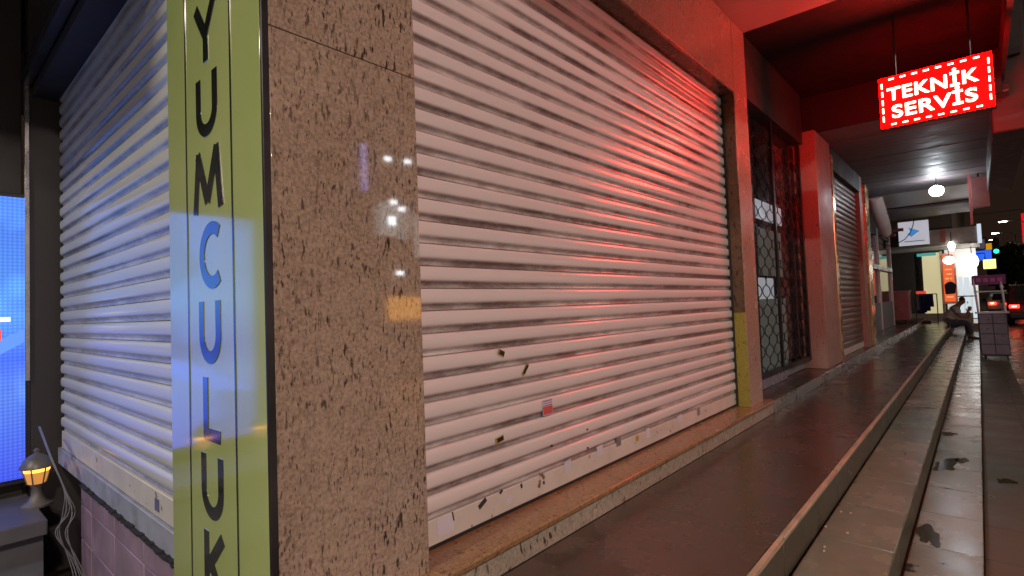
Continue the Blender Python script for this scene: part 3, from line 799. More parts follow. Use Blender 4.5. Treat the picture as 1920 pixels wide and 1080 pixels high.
# pink cabinet
cb = thing('storage_cabinet', 'dusty pink cabinet with grid front standing on the platform', 'cabinet', (20, 1.95, -0.9))
PINK = M('cabinet_pink', (0.36, 0.12, 0.13), 0.45); PINKD = M('cabinet_dark_pink', (0.24, 0.05, 0.065), 0.5)
MB().box(19.8, 20.5, 1.60, 2.30, -0.80, 0.05).build('body', PINK, cb, 0.02)
B('lid', M('cabinet_lid', (0.34, 0.17, 0.17), 0.5), cb, 19.77, 20.52, 1.58, 2.32, 0.052, 0.09)
for i in range(4):
    for j in range(5): B('grid_panel', PINKD, cb, 19.787, 19.799, 1.97 + i * 0.08, 2.04 + i * 0.08, -0.62 + j * 0.125, -0.52 + j * 0.125)
B('door', PINK, cb, 19.78, 19.799, 1.62, 1.94, -0.72, -0.02)
for yy in (1.66, 2.2): B('foot', BLACK, cb, 19.85, 19.95, yy, yy + 0.07, -0.999, -0.801)
# clothes rack
rk = thing('clothes_rack', 'low metal rack with dark blue cloths on the platform', 'rack', (21.8, 1.3, -1.0))
rf = MB()
for yy in (1.03, 1.58): rf.tube([(21.8, yy, -0.999), (21.8, yy, -0.05)], 0.014, 8)
rf.tube([(21.8, 1.03, -0.05), (21.8, 1.58, -0.05)], 0.014, 8).tube([(21.8, 1.03, -0.97), (21.8, 1.58, -0.97)], 0.014, 8)
rf.build('frame', STEEL, rk)
NAVY = M('navy_cloth', (0.015, 0.022, 0.085), 0.85)
for i in range(5):
    y0 = 1.12 + i * 0.09
    mb = MB(); n = 6
    h = (0.42, 0.55, 0.60, 0.60, 0.52)[i]
    vs, fs = [], []
    for a in range(n + 1):
        for b_ in range(7):
            vs.append((21.78 + 0.02 * math.sin(b_ * 1.4 + i + a * 0.3), y0 + b_ * 0.014, -0.04 - h * a / n))
    for a in range(n):
        for b_ in range(6): fs.append((a * 7 + b_, a * 7 + b_ + 1, (a + 1) * 7 + b_ + 1, (a + 1) * 7 + b_))
    mb.add(vs, fs, True)
    o = mb.build('cloth', NAVY if i < 4 else M('grey_cloth', (0.2, 0.21, 0.25), 0.85), rk); md = o.modifiers.new('thick', 'SOLIDIFY'); md.thickness = 0.012
tag(MB().box(21.85, 22.05, 1.22, 1.42, -0.999, -0.90).build('small_box', BLACK, None, 0.02), 'small black box under the clothes rack', 'box')
# lit shop at the end of the platform
ls = thing('lit_shop', 'brightly lit shop with cream wall at the end of the platform', 'shop', (28, 2, -1.5))
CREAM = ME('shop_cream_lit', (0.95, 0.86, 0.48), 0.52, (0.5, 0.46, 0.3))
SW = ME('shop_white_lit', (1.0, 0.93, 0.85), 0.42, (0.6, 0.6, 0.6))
B('side_wall', CREAM, ls, 24.3, 24.4, 1.0, 1.50, -0.75, 1.42)
B('lower_wall', M('shop_lower_wall', (0.4, 0.35, 0.28), 0.6), ls, 24.29, 24.42, 0.20, 2.6, -1.2, -0.751)
B('door_frame', M('shop_door_frame', (0.55, 0.5, 0.3), 0.5), ls, 24.25, 24.42, 0.93, 0.999, -0.75, 1.45)
B('display_wall', SW, ls, 26.2, 26.3, 0.02, 0.93, -1.2, 1.6)
B('fascia', M('shop_fascia', (0.62, 0.58, 0.55), 0.4), ls, 24.0, 24.2, -0.05, 1.25, 1.70, 2.20)
B('fascia_stripe', M('fascia_red', (0.6, 0.22, 0.18), 0.4), ls, 23.985, 23.999, 0.78, 0.92, 1.72, 2.18)
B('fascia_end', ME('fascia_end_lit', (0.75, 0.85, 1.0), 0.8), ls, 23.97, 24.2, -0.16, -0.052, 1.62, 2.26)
B('canopy_underside', M('shop_canopy', (0.45, 0.42, 0.38), 0.6), ls, 24.0, 28, -0.1, 2.6, 1.62, 1.695)
B('corner_glass', GLASS, ls, 24.28, 24.33, 1.51, 1.72, -0.75, 1.42)
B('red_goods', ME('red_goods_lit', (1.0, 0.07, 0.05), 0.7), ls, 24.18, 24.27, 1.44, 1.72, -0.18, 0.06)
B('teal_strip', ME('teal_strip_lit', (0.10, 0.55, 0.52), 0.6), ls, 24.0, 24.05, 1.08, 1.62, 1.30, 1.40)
B('upper_wall', WALL, ls, 24.4, 60, 0.6, 9, 2.3, 9.0, bevel=0)
B('far_wall', WALLDARK, ls, 26.31, 60, 0.95, 9, -1.6, 2.299, bevel=0)
po = thing('poster_stand', 'orange lit poster with white lamp on the shop front', 'poster', (24.2, 0.72, -0.5))
a_, b2 = at(1766, 478, x=24.1), at(1792, 565, x=24.1)
B('panel', ME('poster_orange', (1.0, 0.16, 0.035), 0.85), po, 24.1, 24.16, b2.y, a_.y, b2.z, a_.z)
B('frame', WHITEP, po, 24.161, 24.2, b2.y - 0.06, a_.y + 0.06, b2.z - 0.08, a_.z + 0.05)
for i in range(7):
    zz = a_.z - 0.55 - i * 0.16
    B('print', ME('poster_pale', (1.0, 0.42, 0.22), 0.9), po, 24.094, 24.099, b2.y + 0.05, a_.y - 0.05 - 0.04 * (i % 2), zz, zz + 0.05)
def glow_lamp(px, py, x, r, name, label, squash=1.0, strength=9, cap=True):
    q = at(px, py, x=x)
    t = thing(name, label, 'lamp', tuple(q), 'lamps of the lit shop')
    MB().lathe([(r * 0.35, -r * squash), (r * 0.8, -r * 0.6 * squash), (r, 0), (r * 0.8, r * 0.6 * squash), (r * 0.35, r * squash)], q, 14).build('shade', ME('lamp_glow_%d' % strength, (1.0, 0.95, 0.88), strength), t)
    MB().tube([q + Vector((0, 0, r * squash)), q + Vector((0, 0, r * squash + 0.35))], 0.012, 6).build('stem', STEEL, t)
glow_lamp(1779, 488, 24.0, 0.17, 'poster_lamp', 'round white lamp glowing over the orange poster', 0.8, 6)
glow_lamp(1784, 462, 24.0, 0.10, 'shop_lamp', 'small white lamp below the shop canopy', 1.6, 9)
glow_lamp(1822, 490, 25.6, 0.20, 'shop_lamp', 'largest white glowing lamp under the shop canopy', 1.3, 9)
glow_lamp(1818, 512, 25.6, 0.17, 'shop_lamp', 'white mushroom lamp shade lowest in the shop', 0.6, 9)
# dressed stands in the lit shop
for i, (px, wv) in enumerate(((1800, 0.10), (1812, 0.13), (1824, 0.09))):
    q0, q1 = at(px, 520, x=25.3), at(px, 572, x=25.3)
    t = thing('display_stand', ('slim', 'wide', 'narrow')[i] + ' white display stand inside the lit shop, ' + ('nearest the poster', 'in the middle', 'nearest the street')[i], 'stand', (25.3, q1.y, -1.0), 'display stands in the lit shop')
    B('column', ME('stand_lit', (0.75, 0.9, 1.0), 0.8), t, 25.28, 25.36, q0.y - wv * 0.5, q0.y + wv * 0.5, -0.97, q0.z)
    B('shelf', GREYP, t, 25.2, 25.4, q0.y - wv, q0.y + wv, q0.z * 0.2 - 0.3, q0.z * 0.2 - 0.26)
    B('plinth', GREYP, t, 25.2, 25.44, q0.y - wv, q0.y + wv, -1.0, -0.971)
q = at(1782, 540, x=23.9)
hc = thing('hanging_jacket', 'dark grey jacket hanging beside the orange poster', 'jacket', (23.9, q.y, q.z - 0.25))
MB().prism([(q.y - 0.12, q.z - 0.2), (q.y + 0.14, q.z - 0.22), (q.y + 0.16, q.z + 0.12), (q.y + 0.05, q.z + 0.22), (q.y - 0.06, q.z + 0.22), (q.y - 0.17, q.z + 0.1)], 0, 23.86, 23.95).build('body', M('jacket_cloth', (0.05, 0.055, 0.09), 0.9), hc, 0.03)
MB().tube([(23.9, q.y, q.z + 0.22), (23.9, q.y, q.z + 0.34), (24.08, q.y, q.z + 0.36)], 0.008, 6).build('hook', STEEL, hc)

# ---------------------------------------------------------------- vendor cart
ct = thing('vendor_cart', 'small vendor cart with grey panelled front and purple header on the pavement', 'cart', (15.9, -0.2, -1.52))
CP = M('cart_panel', (0.17, 0.16, 0.20), 0.4); CD = M('cart_frame', (0.03, 0.03, 0.035), 0.5)
def lean(u, v, d=0.0):      # u 0..1 across, v 0..1 up the leaning front
    bot = Vector((15.9, 0.035 - 0.49 * u, -1.44)); top = Vector((16.25, 0.055 - 0.485 * u, -0.53))
    return bot.lerp(top, v) + Vector((-0.93, 0, 0.36)) * d
def quad_box(u0, u1, v0, v1, d0, d1):
    vs = [lean(u, v, d) for d in (d0, d1) for (u, v) in ((u0, v0), (u1, v0), (u1, v1), (u0, v1))]
    return MB().add(vs, [(0, 1, 2, 3), (7, 6, 5, 4), (0, 4, 5, 1), (1, 5, 6, 2), (2, 6, 7, 3), (3, 7, 4, 0)])
quad_box(0, 1, 0, 1, -0.03, 0.0).build('back_board', CD, ct)
for i in range(2):
    for j in range(4):
        quad_box(0.03 + i * 0.485, 0.485 + i * 0.485, 0.02 + j * 0.247, 0.25 + j * 0.247, 0.001, 0.012).build('panel', CP, ct, 0.004)
for (u, v) in ((0.3, 0.62), (0.35, 0.85), (0.78, 0.45)):
    q = lean(u, v, 0.02); MB().tube([q, q + Vector((-0.012, 0, 0.004))], 0.014, 10).build('knob', CD, ct)
for yy in (0.04, -0.42):
    MB().tube([(16.26, yy, -0.52), (16.28, yy + 0.05, 0.28)], 0.022, 8).build('post', WHITEP, ct)
    MB().tube([(16.75, yy, -1.45), (16.75, yy, -0.52)], 0.02, 8).build('rear_leg', CD, ct)
B('counter', WHITEP, ct, 16.2, 16.9, -0.48, 0.10, -0.525, -0.49)
B('header', M('header_purple', (0.16, 0.035, 0.17), 0.45), ct, 16.26, 16.30, -0.46, 0.12, 0.13, 0.35)
for i in range(4): B('print', M('header_print', (0.45, 0.12, 0.30), 0.5), ct, 16.25, 16.2595, -0.40 + i * 0.12, -0.32 + i * 0.12, 0.19, 0.28)
B('shelf', WHITEP, ct, 16.3, 16.7, -0.46, 0.10, -0.04, -0.01)
B('goods', M('dark_goods', (0.03, 0.03, 0.03), 0.6), ct, 16.33, 16.5, -0.28, -0.08, -0.009, 0.10, bevel=0.02)
for yy in (-0.03, -0.40):
    for xx in (15.98, 16.72):
        MB().tube([(xx, yy - 0.02, -1.565 if yy < -0.28 else -1.455), (xx, yy + 0.02, -1.565 if yy < -0.28 else -1.455)], 0.065 if yy > -0.28 else 0.075, 14).build('wheel', BLACK, ct)

# ---------------------------------------------------------------- seated person
MX = 20.2
pr_ = thing('person', 'person in grey shirt and dark trousers sitting hunched on the platform edge', 'person', (MX, 0.74, -1.0))
SKIN = M('skin', (0.26, 0.13, 0.085), 0.5, var=0.08); SHIRT = M('grey_shirt', (0.46, 0.46, 0.42), 0.9, vscale=8); TROU = M('dark_trousers', (0.055, 0.06, 0.085), 0.9, vscale=8)
def PV(d, x, z): return (MX + x, 0.74 - d, -1.0 + z)    # d: forward towards the street, x: sideways, z: up from the seat
hip = PV(0, 0, 0.12)
sv = [hip, PV(0.05, 0, 0.30), PV(0.15, 0, 0.46), PV(0.22, 0, 0.55), PV(0.27, 0, 0.62), PV(0.35, 0, 0.70), PV(0.40, 0, 0.76)]
sv += [PV(0.20, -0.18, 0.51), PV(0.28, -0.25, 0.30), PV(0.42, -0.16, 0.24), PV(0.47, -0.06, 0.44),
       PV(0.20, 0.18, 0.51), PV(0.30, 0.25, 0.28), PV(0.46, 0.17, 0.24), PV(0.49, 0.05, 0.42)]
sv += [PV(0.08, -0.10, 0.10), PV(0.44, -0.15, 0.10), PV(0.52, -0.14, -0.30), PV(0.60, -0.14, -0.33),
       PV(0.08, 0.10, 0.10), PV(0.42, 0.16, 0.10), PV(0.44, 0.15, -0.30), PV(0.52, 0.15, -0.33)]
se = [(0, 1), (1, 2), (2, 3), (3, 4), (4, 5), (5, 6), (3, 7), (7, 8), (8, 9), (9, 10), (3, 11), (11, 12), (12, 13), (13, 14), (0, 15), (15, 16), (16, 17), (17, 18), (0, 19), (19, 20), (20, 21), (21, 22)]
sr = [0.13, 0.13, 0.14, 0.10, 0.052, 0.085, 0.075, 0.062, 0.046, 0.037, 0.030, 0.062, 0.046, 0.037, 0.030, 0.085, 0.062, 0.042, 0.035, 0.085, 0.062, 0.042, 0.035]
body = blob(sv, se, sr, 'body', SKIN, pr_)
blob([PV(-0.01, 0, 0.06), PV(0.05, 0, 0.28), PV(0.15, 0, 0.45), PV(0.21, 0, 0.545), PV(0.20, -0.18, 0.515), PV(0.26, -0.235, 0.36), PV(0.20, 0.18, 0.515), PV(0.27, 0.235, 0.36)], [(0, 1), (1, 2), (2, 3), (3, 4), (4, 5), (3, 6), (6, 7)],
     [(0.165, 0.15), (0.16, 0.15), (0.165, 0.155), (0.12, 0.12), 0.082, 0.070, 0.082, 0.070], 'shirt', SHIRT, pr_)
blob([PV(-0.005, 0, 0.075), PV(0.08, -0.10, 0.095), PV(0.45, -0.15, 0.095), PV(0.515, -0.14, -0.25), PV(0.08, 0.10, 0.095), PV(0.43, 0.16, 0.095), PV(0.435, 0.15, -0.25)], [(0, 1), (1, 2), (2, 3), (0, 4), (4, 5), (5, 6)],
     [0.15, 0.108, 0.080, 0.062, 0.108, 0.080, 0.062], 'trousers', TROU, pr_)
for (d, x) in ((0.50, -0.14), (0.43, 0.15)):
    blob([PV(d - 0.02, x, -0.325), PV(d + 0.08, x, -0.34), PV(d + 0.19, x, -0.345)], [(0, 1), (1, 2)], [0.045, 0.040, 0.026], 'shoe', BLACK, pr_, 2)
hd = Vector(PV(0.375, 0, 0.745))
hair = M('dark_hair', (0.018, 0.014, 0.012), 0.7)
blob([hd + Vector((0, 0.055, -0.03)), hd + Vector((0, 0.03, 0.035)), hd + Vector((0, -0.045, 0.055))], [(0, 1), (1, 2)], [0.075, 0.092, 0.07], 'hair', hair, pr_, 2)
for s_ in (-1, 1):
    MB().lathe([(0.004, -0.028), (0.014, -0.014), (0.016, 0.006), (0.012, 0.024), (0.003, 0.03)], hd + Vector((s_ * 0.088, -0.005, -0.03)), 8, 0.6, 1.2).build('ear', SKIN, body)
    e = hd + Vector((s_ * 0.032, -0.098, -0.035)); MB().lathe([(0.003, -0.008), (0.010, 0), (0.003, 0.008)], e, 8).build('eye', BLACK, body)
MB().prism([(hd.y - 0.085, hd.z - 0.045), (hd.y - 0.125, hd.z - 0.085), (hd.y - 0.082, hd.z - 0.095)], 0, hd.x - 0.013, hd.x + 0.013).build('nose', SKIN, body, 0.006)
MB().box(hd.x - 0.024, hd.x + 0.024, hd.y - 0.094, hd.y - 0.072, hd.z - 0.122, hd.z - 0.112).build('mouth', M('lips', (0.2, 0.07, 0.055), 0.5), body, 0.003)
for s_, hb_ in ((-1, Vector(PV(0.47, -0.06, 0.44))), (1, Vector(PV(0.49, 0.05, 0.42)))):
    vs, es, rr = [hb_, hb_ + Vector((-s_ * 0.012, -0.03, 0.045))], [(0, 1)], [(0.022, 0.032), (0.016, 0.038)]
    for k in range(4):
        base = hb_ + Vector((-s_ * 0.01, -0.045 + k * 0.02 - 0.01, 0.075)); o = len(vs)
        ln = (0.030, 0.036, 0.034, 0.026)[k]
        vs += [base, base + Vector((-s_ * 0.014, -0.006, ln)), base + Vector((-s_ * 0.034, -0.004, ln * 1.5))]
        es += [(1, o), (o, o + 1), (o + 1, o + 2)]; rr += [0.009, 0.008, 0.007]
    o = len(vs); vs += [hb_ + Vector((-s_ * 0.01, 0.035, 0.035)), hb_ + Vector((-s_ * 0.028, 0.045, 0.065))]; es += [(0, o), (o, o + 1)]; rr += [0.010, 0.008]
    blob(vs, es, rr, 'hand', SKIN, body, 1)
cup_p = Vector(PV(0.51, -0.005, 0.51))
cup = tag(MB().lathe([(0.026, -0.05), (0.034, 0.04), (0.035, 0.05)], cup_p, 14).build('paper_cup', WHITEP), 'white paper cup held in both hands by the sitting person', 'cup')

# ---------------------------------------------------------------- vehicles
def car(name, label, x, y, paint, lit=True, w=1.8, h=1.55, l=4.4):
    """rear faces the camera; x is the rear bumper, y the left side"""
    t = thing(name, label, 'car', (x + l / 2, y - w / 2, -1.64))
    G0 = -1.64
    prof = [(0.05, 0.30), (0.0, 0.55), (0.06, 0.92), (0.18, 1.02), (0.62, h - 0.06), (0.95, h), (2.3, h), (3.15, 1.02), (4.2, 0.86), (l, 0.62), (l, 0.32), (0.3, 0.26)]
    vs, fs = [], []
    secs = [(-0.5, 0.0), (-0.47, 0.06), (0.47, 0.06), (0.5, 0.0)]
    n = len(prof)
    for (wy, inset) in secs:
        for (px, pz) in prof:
            tap = 0.86 if pz > 1.05 else 1.0
            vs.append((x + px, y - w / 2 + wy * w * tap, G0 + pz + (inset * 0.25 if pz > 0.5 else 0)))
    for s_ in range(3):
        for i in range(n): fs.append((s_ * n + i, s_ * n + (i + 1) % n, (s_ + 1) * n + (i + 1) % n, (s_ + 1) * n + i))
    fs += [tuple(range(n)), tuple(range(3 * n, 4 * n))]
    MB().add(vs, fs, True).build('body', paint, t, 0.05, 3)
    q0, q1 = 0.25, 0.56
    def rear(px, pz): return px
    rg = MB().add([(x + 0.225 + -0.03, y - w * 0.13, G0 + 1.07), (x + 0.195, y - w * 0.87, G0 + 1.07), (x + 0.57, y - w * 0.82, G0 + h - 0.07), (x + 0.57, y - w * 0.18, G0 + h - 0.07),
                   (x + 0.30, y - w * 0.13, G0 + 1.07), (x + 0.30, y - w * 0.87, G0 + 1.07), (x + 0.68, y - w * 0.82, G0 + h - 0.07), (x + 0.68, y - w * 0.18, G0 + h - 0.07)],
                  [(0, 1, 2, 3), (7, 6, 5, 4), (0, 4, 5, 1), (1, 5, 6, 2), (2, 6, 7, 3), (3, 7, 4, 0)]).build('rear_window', GLASS, t)
    TL = ME('tail_light_red', (1.0, 0.03, 0.02), 7.0, (0.3, 0.01, 0.01)); TLH = ME('tail_light_core', (1.0, 0.30, 0.12), 14.0)
    for yy in (y - 0.06, y - w + 0.06 + 0.34):
        tl = MB().box(x - 0.03, x + 0.10, yy - 0.34, yy, G0 + 0.80, G0 + 0.95).build('tail_light', TL, t, 0.02)
        MB().box(x - 0.036, x - 0.0305, yy - 0.24, yy - 0.09, G0 + 0.85, G0 + 0.91).build('lamp_core', TLH, tl)
    B('bumper', M('bumper_plastic', (0.03, 0.03, 0.03), 0.5), t, x - 0.06, x + 0.2, y - w + 0.05, y - 0.05, G0 + 0.32, G0 + 0.55, bevel=0.04)
    B('number_plate', WHITEP, t, x - 0.068, x - 0.0605, y - w / 2 - 0.26, y - w / 2 + 0.26, G0 + 0.40, G0 + 0.51)
    for xx in (0.85, 3.5):
        for yy in (y - 0.02, y - w + 0.24):
            wh = MB().tube([(x + xx, yy - 0.22, G0 + 0.32), (x + xx, yy, G0 + 0.32)], 0.32, 20).build('wheel', BLACK, t, 0.03)
            MB().tube([(x + xx, yy - 0.225, G0 + 0.32), (x + xx, yy + 0.005, G0 + 0.32)], 0.19, 16).build('rim', ALU, wh)
    for yy in (y + 0.02, y - w - 0.16): B('mirror', BLACK, t, x + 2.75, x + 2.9, yy, yy + 0.14, G0 + 1.0, G0 + 1.12, bevel=0.02)
    return t
car('dark_car', 'dark red car with glowing tail lights at the right edge', 33.0, -0.92, M('car_paint_dark_red', (0.085, 0.018, 0.02), 0.25, coat=0.6), h=1.85, w=1.85)
car('white_car', 'white car with red tail lights ahead of the dark red car', 41.5, -0.30, M('car_paint_white', (0.55, 0.54, 0.55), 0.25, coat=0.6), h=1.5, w=1.7)
car('silver_car', 'distant silver car under the street lamps', 62.0, -1.9, M('car_paint_silver', (0.35, 0.36, 0.38), 0.3, coat=0.6), h=1.5)

# ---------------------------------------------------------------- street lamps
def street_lamp(x, y, hz, arm, label, power=0.0, glow=30, colr=(1.0, 0.86, 0.66), armdir=(0, 1)):
    t = thing('street_lamp', label, 'street lamp', (x, y, -1.6), 'street lamps along the road')
    ax, ay = armdir
    MB().tube([(x, y, -1.6), (x, y, hz * 0.5), (x, y, hz), (x + ax * arm * 0.3, y + ay * arm * 0.3, hz + 0.35), (x + ax * arm, y + ay * arm, hz + 0.42)], [0.09, 0.07, 0.055, 0.045, 0.04], 10).build('pole', GREYP, t)
    hx, hy, hz2 = x + ax * arm, y + ay * arm, hz + 0.40
    MB().box(hx - 0.16 - abs(ax) * 0.2, hx + 0.16 + abs(ax) * 0.2, hy - 0.16 - abs(ay) * 0.2, hy + 0.16 + abs(ay) * 0.2, hz2 - 0.02, hz2 + 0.10).build('head', GREYP, t, 0.03)
    MB().box(hx - 0.13 - abs(ax) * 0.15, hx + 0.13 + abs(ax) * 0.15, hy - 0.13 - abs(ay) * 0.15, hy + 0.13 + abs(ay) * 0.15, hz2 - 0.05, hz2 - 0.021).build('lens', ME('lamp_lens_%d' % glow, colr, glow), t)
    if power:  # only the added lamps out of view carry a light
        ld = bpy.data.lights.new('added_lamp_light', 'AREA'); ld.energy = power; ld.color = colr; ld.shape = 'RECTANGLE'; ld.size = 0.5; ld.size_y = 0.5; ld.spread = rad(175)
        lo = bpy.data.objects.new('lamp_light', ld); col.objects.link(lo); lo.parent = t
        lo.location = Vector((hx, hy, hz2 - 0.06)) - Vector(t.location)
    return t
for i, (px, py) in enumerate(((1880, 415), (1866, 437), (1861, 449))):
    q = at(px, py, z=6.4)
    street_lamp(q.x, q.y - 1.6, 6.0, 1.6, ('nearest', 'middle', 'farthest')[i] + ' of the lit street lamps down the road', 0, 90)
street_lamp(-2.2, -8.6, 5.4, 1.8, 'unseen street lamp added across the road to light the pale shutter', 900, 14, (1.0, 0.80, 0.72))  # added out of view as main light on shutter and pillar
street_lamp(-7.5, 1.0, 4.6, 1.6, 'unseen street lamp added on the side street to light the sign board', 520, 14, (1.0, 0.93, 0.84), (1, 0))  # added out of view to light the side shutter and board
street_lamp(30.0, -9.2, 5.2, 2.4, 'unseen street lamp added across the road opposite the lit shop', 130, 14)  # added out of view to light the far shops

# ---------------------------------------------------------------- traffic light, far signs, trees
tp = at(1868, 471, x=45)
tl_ = thing('traffic_light', 'green traffic light beyond the parked cars', 'traffic light', (45.1, tp.y, -1.64))
MB().tube([(45.2, tp.y, -1.64), (45.2, tp.y, tp.z + 0.9)], 0.06, 8).build('pole', STEEL, tl_)
B('housing', BLACK, tl_, 45.0, 45.15, tp.y - 0.16, tp.y + 0.16, tp.z - 0.2, tp.z + 0.8)
MB().tube([(44.93, tp.y, tp.z), (44.999, tp.y, tp.z)], 0.13, 16).build('green_lamp', ME('signal_green', (0.02, 1.0, 0.42), 3.0), tl_)
for k_ in (0.3, 0.6): MB().tube([(44.95, tp.y, tp.z + k_), (44.999, tp.y, tp.z + k_)], 0.12, 16).build('unlit_lamp', M('signal_dark', (0.05, 0.02, 0.01), 0.3), tl_)
def far_sign(name, label, p0, p1, x, c, s_, cat='sign'):
    a, b_ = at(*p0, x=x), at(*p1, x=x)
    t = thing(name, label, cat, (x, (a.y + b_.y) / 2, b_.z))
    B('housing', BLACK, t, x + 0.021, x + 0.2, b_.y - 0.03, a.y + 0.03, b_.z - 0.03, a.z + 0.03)
    B('lit_face', ME(name + '_face', c, s_), t, x, x + 0.02, b_.y, a.y, b_.z, a.z)
    MB().tube([(x + 0.1, a.y - 0.1, a.z + 0.03), (x + 0.1, a.y - 0.1, a.z + 0.4), (x + 0.1, 1.3, a.z + 0.4)], 0.03, 6).build('bracket', STEEL, t)
far_sign('blue_sign', 'blue lit sign in the distance over the shops', (1828, 471), (1860, 487), 44, (0.03, 0.14, 0.95), 1.0)
far_sign('yellow_sign', 'bright yellow white lit sign below the blue one', (1843, 487), (1868, 503), 43, (1.0, 0.9, 0.25), 1.8)
far_sign('orange_sign', 'small orange sign beside the green traffic light', (1846, 457), (1860, 468), 46, (0.75, 0.33, 0.01), 0.8)
far_sign('grey_sign', 'dark grey sign at the end of the shop canopy', (1825, 450), (1847, 466), 30, (0.06, 0.055, 0.07), 1.0)
far_sign('red_sign', 'tall red glowing sign at the right edge in the distance', (1914, 400), (1935, 455), 75, (0.8, 0.01, 0.015), 0.9)
LEAF = leaf_mat()
BARK = M('tree_bark', (0.06, 0.045, 0.03), 0.9)
def tree(px, py, x, hw, hh, label, n=2600):
    c = at(px, py, x=x)
    t = thing('street_tree', label, 'tree', (c.x, c.y, -1.6), 'trees along the far road')
    mb = MB().tube([(c.x, c.y, -1.6), (c.x + 0.1, c.y, c.z - hh * 0.6), (c.x, c.y + 0.1, c.z)], [0.2, 0.15, 0.06], 8)
    for k_ in range(6):
        a = k_ * 1.05; mb.tube([(c.x, c.y, c.z - hh * 0.5), (c.x + math.cos(a) * hw * 0.6, c.y + math.sin(a) * hw * 0.6, c.z + random.uniform(-0.1, 0.6) * hh)], [0.07, 0.02], 6)
    mb.build('trunk', BARK, t)
    cl = [(Vector((random.gauss(0, 0.45) * hw, random.gauss(0, 0.45) * hw, random.gauss(0, 0.4) * hh)), random.uniform(0.25, 0.5)) for _ in range(16)]
    lf = MB()
    for i in range(n):
        o, r = random.choice(cl)
        d = Vector((random.gauss(0, 1), random.gauss(0, 1), random.gauss(0, 1))).normalized() * r * hw * random.uniform(0.5, 1)
        p = c + o + d; s_ = random.uniform(0.10, 0.2)
        u = Vector((random.gauss(0, 1), random.gauss(0, 1), random.gauss(0, 1))).normalized(); w = u.cross(Vector((random.gauss(0, 1), random.gauss(0, 1), random.gauss(0, 1)))).normalized()
        lf.add([p - u * s_, p + w * s_ * 0.5, p + u * s_, p - w * s_ * 0.5], [(0, 1, 2, 3)])
    lf.build('crown', LEAF, t)
tree(1895, 500, 58, 1.5, 1.7, 'dark green street tree behind the traffic light')
tree(1925, 500, 66, 1.8, 1.6, 'dark green street tree at the right edge of the road')
# far end of the road
for i, (y0, y1, x0, h) in enumerate(((-30, -1.5, 150, 9), (1.5, 20, 120, 12))):
    t = thing('far_building', ('dark building closing the far end of the road', 'taller dark building on the shop side of the far road')[i], 'building', (x0 + 5, (y0 + y1) / 2, -1.6))
    B('wall', WALLDARK, t, x0, x0 + 10, y0, y1, -1.6, h, bevel=0)
    for a in range(6):
        for b_ in range(3):
            yy = y1 - 1.5 - a * 2.2
            if yy - 1 > y0: B('window', ME('far_window', (1.0, 0.72, 0.4), 0.25) if (a * 3 + b_ + i) % 3 == 0 else GLASS, t, x0 - 0.05, x0 - 0.001, yy - 0.9, yy, 0.5 + b_ * 2.6, 1.9 + b_ * 2.6)

# ---------------------------------------------------------------- the other side of the road (seen in the polished stone)
ob = thing('opposite_building', 'building across the road with lit shop windows, mirrored in the granite pillar', 'building', (9, -14, -1.5))
B('wall', WALL, ob, -12, 30, -18, -12.4, -1.5, 10, bevel=0)
WIN = ME('opposite_window_lit', (1.0, 0.86, 0.72), 1.3, (0.5, 0.5, 0.5))
for (a, b_, z0, z1) in ((-8.5, -5.5, -0.9, 1.7), (-4.8, -1.2, -0.9, 1.9), (1.0, 5.0, -0.9, 1.9), (13.2, 17.5, -0.9, 1.8), (19, 23, -0.9, 1.8)):
    w_ = B('shop_window', WIN, ob, a, b_, -12.399, -12.34, z0, z1); B('frame', STEEL, w_, a - 0.1, b_ + 0.1, -12.395, -12.30, z1, z1 + 0.12)
    B('mullion', STEEL, w_, (a + b_) / 2 - 0.04, (a + b_) / 2 + 0.04, -12.339, -12.30, z0, z1)
def opp(px, py): # a spot seen mirrored in the pillar face
    r = ray(px, py); k_ = (2 * FRONT + 12.3) / r.y
    return r.x * k_, r.z * k_
x0, zt0 = opp(703, 372); x1, zb0 = opp(790, 452)
for i, (u0, u1, d0, d1, s_) in enumerate(((0.0, 0.10, 0.0, 0.25, 1.4), (0.10, 0.46, 0.1, 0.1, 2.6), (0.47, 0.72, 0.0, 0.3, 1.7), (0.73, 0.86, 0.3, 0.05, 0.8), (0.87, 1.0, -0.6, 0.35, 2.0))):
    w_ = B('shop_window', ME('opposite_white_shop_%d' % i, (0.80, 0.95, 0.95), s_, (0.5, 0.5, 0.5)), ob, x0 + (x1 - x0) * u0, x0 + (x1 - x0) * u1, -12.399, -12.34, zb0 + d0, zt0 - d1)
for (px, py) in ((738, 379), (735, 410), (753, 392), (735, 418), (727, 298), (764, 303), (750, 512)):
    lx, lz = opp(px, py); MB().box(lx - 0.13, lx + 0.13, -12.33, -12.25, lz - 0.07, lz + 0.07).build('spot_lamp', ME('opposite_spot', (0.9, 0.97, 1.0), 26), ob, 0.02)
x0, zt0 = opp(727, 557); x1, zb0 = opp(792, 598)
os_ = thing('orange_lightbox', 'orange lit sign across the road, mirrored in the granite pillar', 'sign', ((x0 + x1) / 2, -12.2, zb0))
MB().box(x0, x1, -12.339, -12.2, zb0, zt0).build('lit_face', ME('opposite_orange', (1.0, 0.42, 0.06), 6.5), os_)
x0, zt0 = opp(677, 268); x1, zb0 = opp(688, 360)
vs_ = thing('violet_sign', 'narrow violet lit vertical sign across the road, mirrored in the granite pillar', 'sign', ((x0 + x1) / 2, -12.2, zb0))
nn = 7
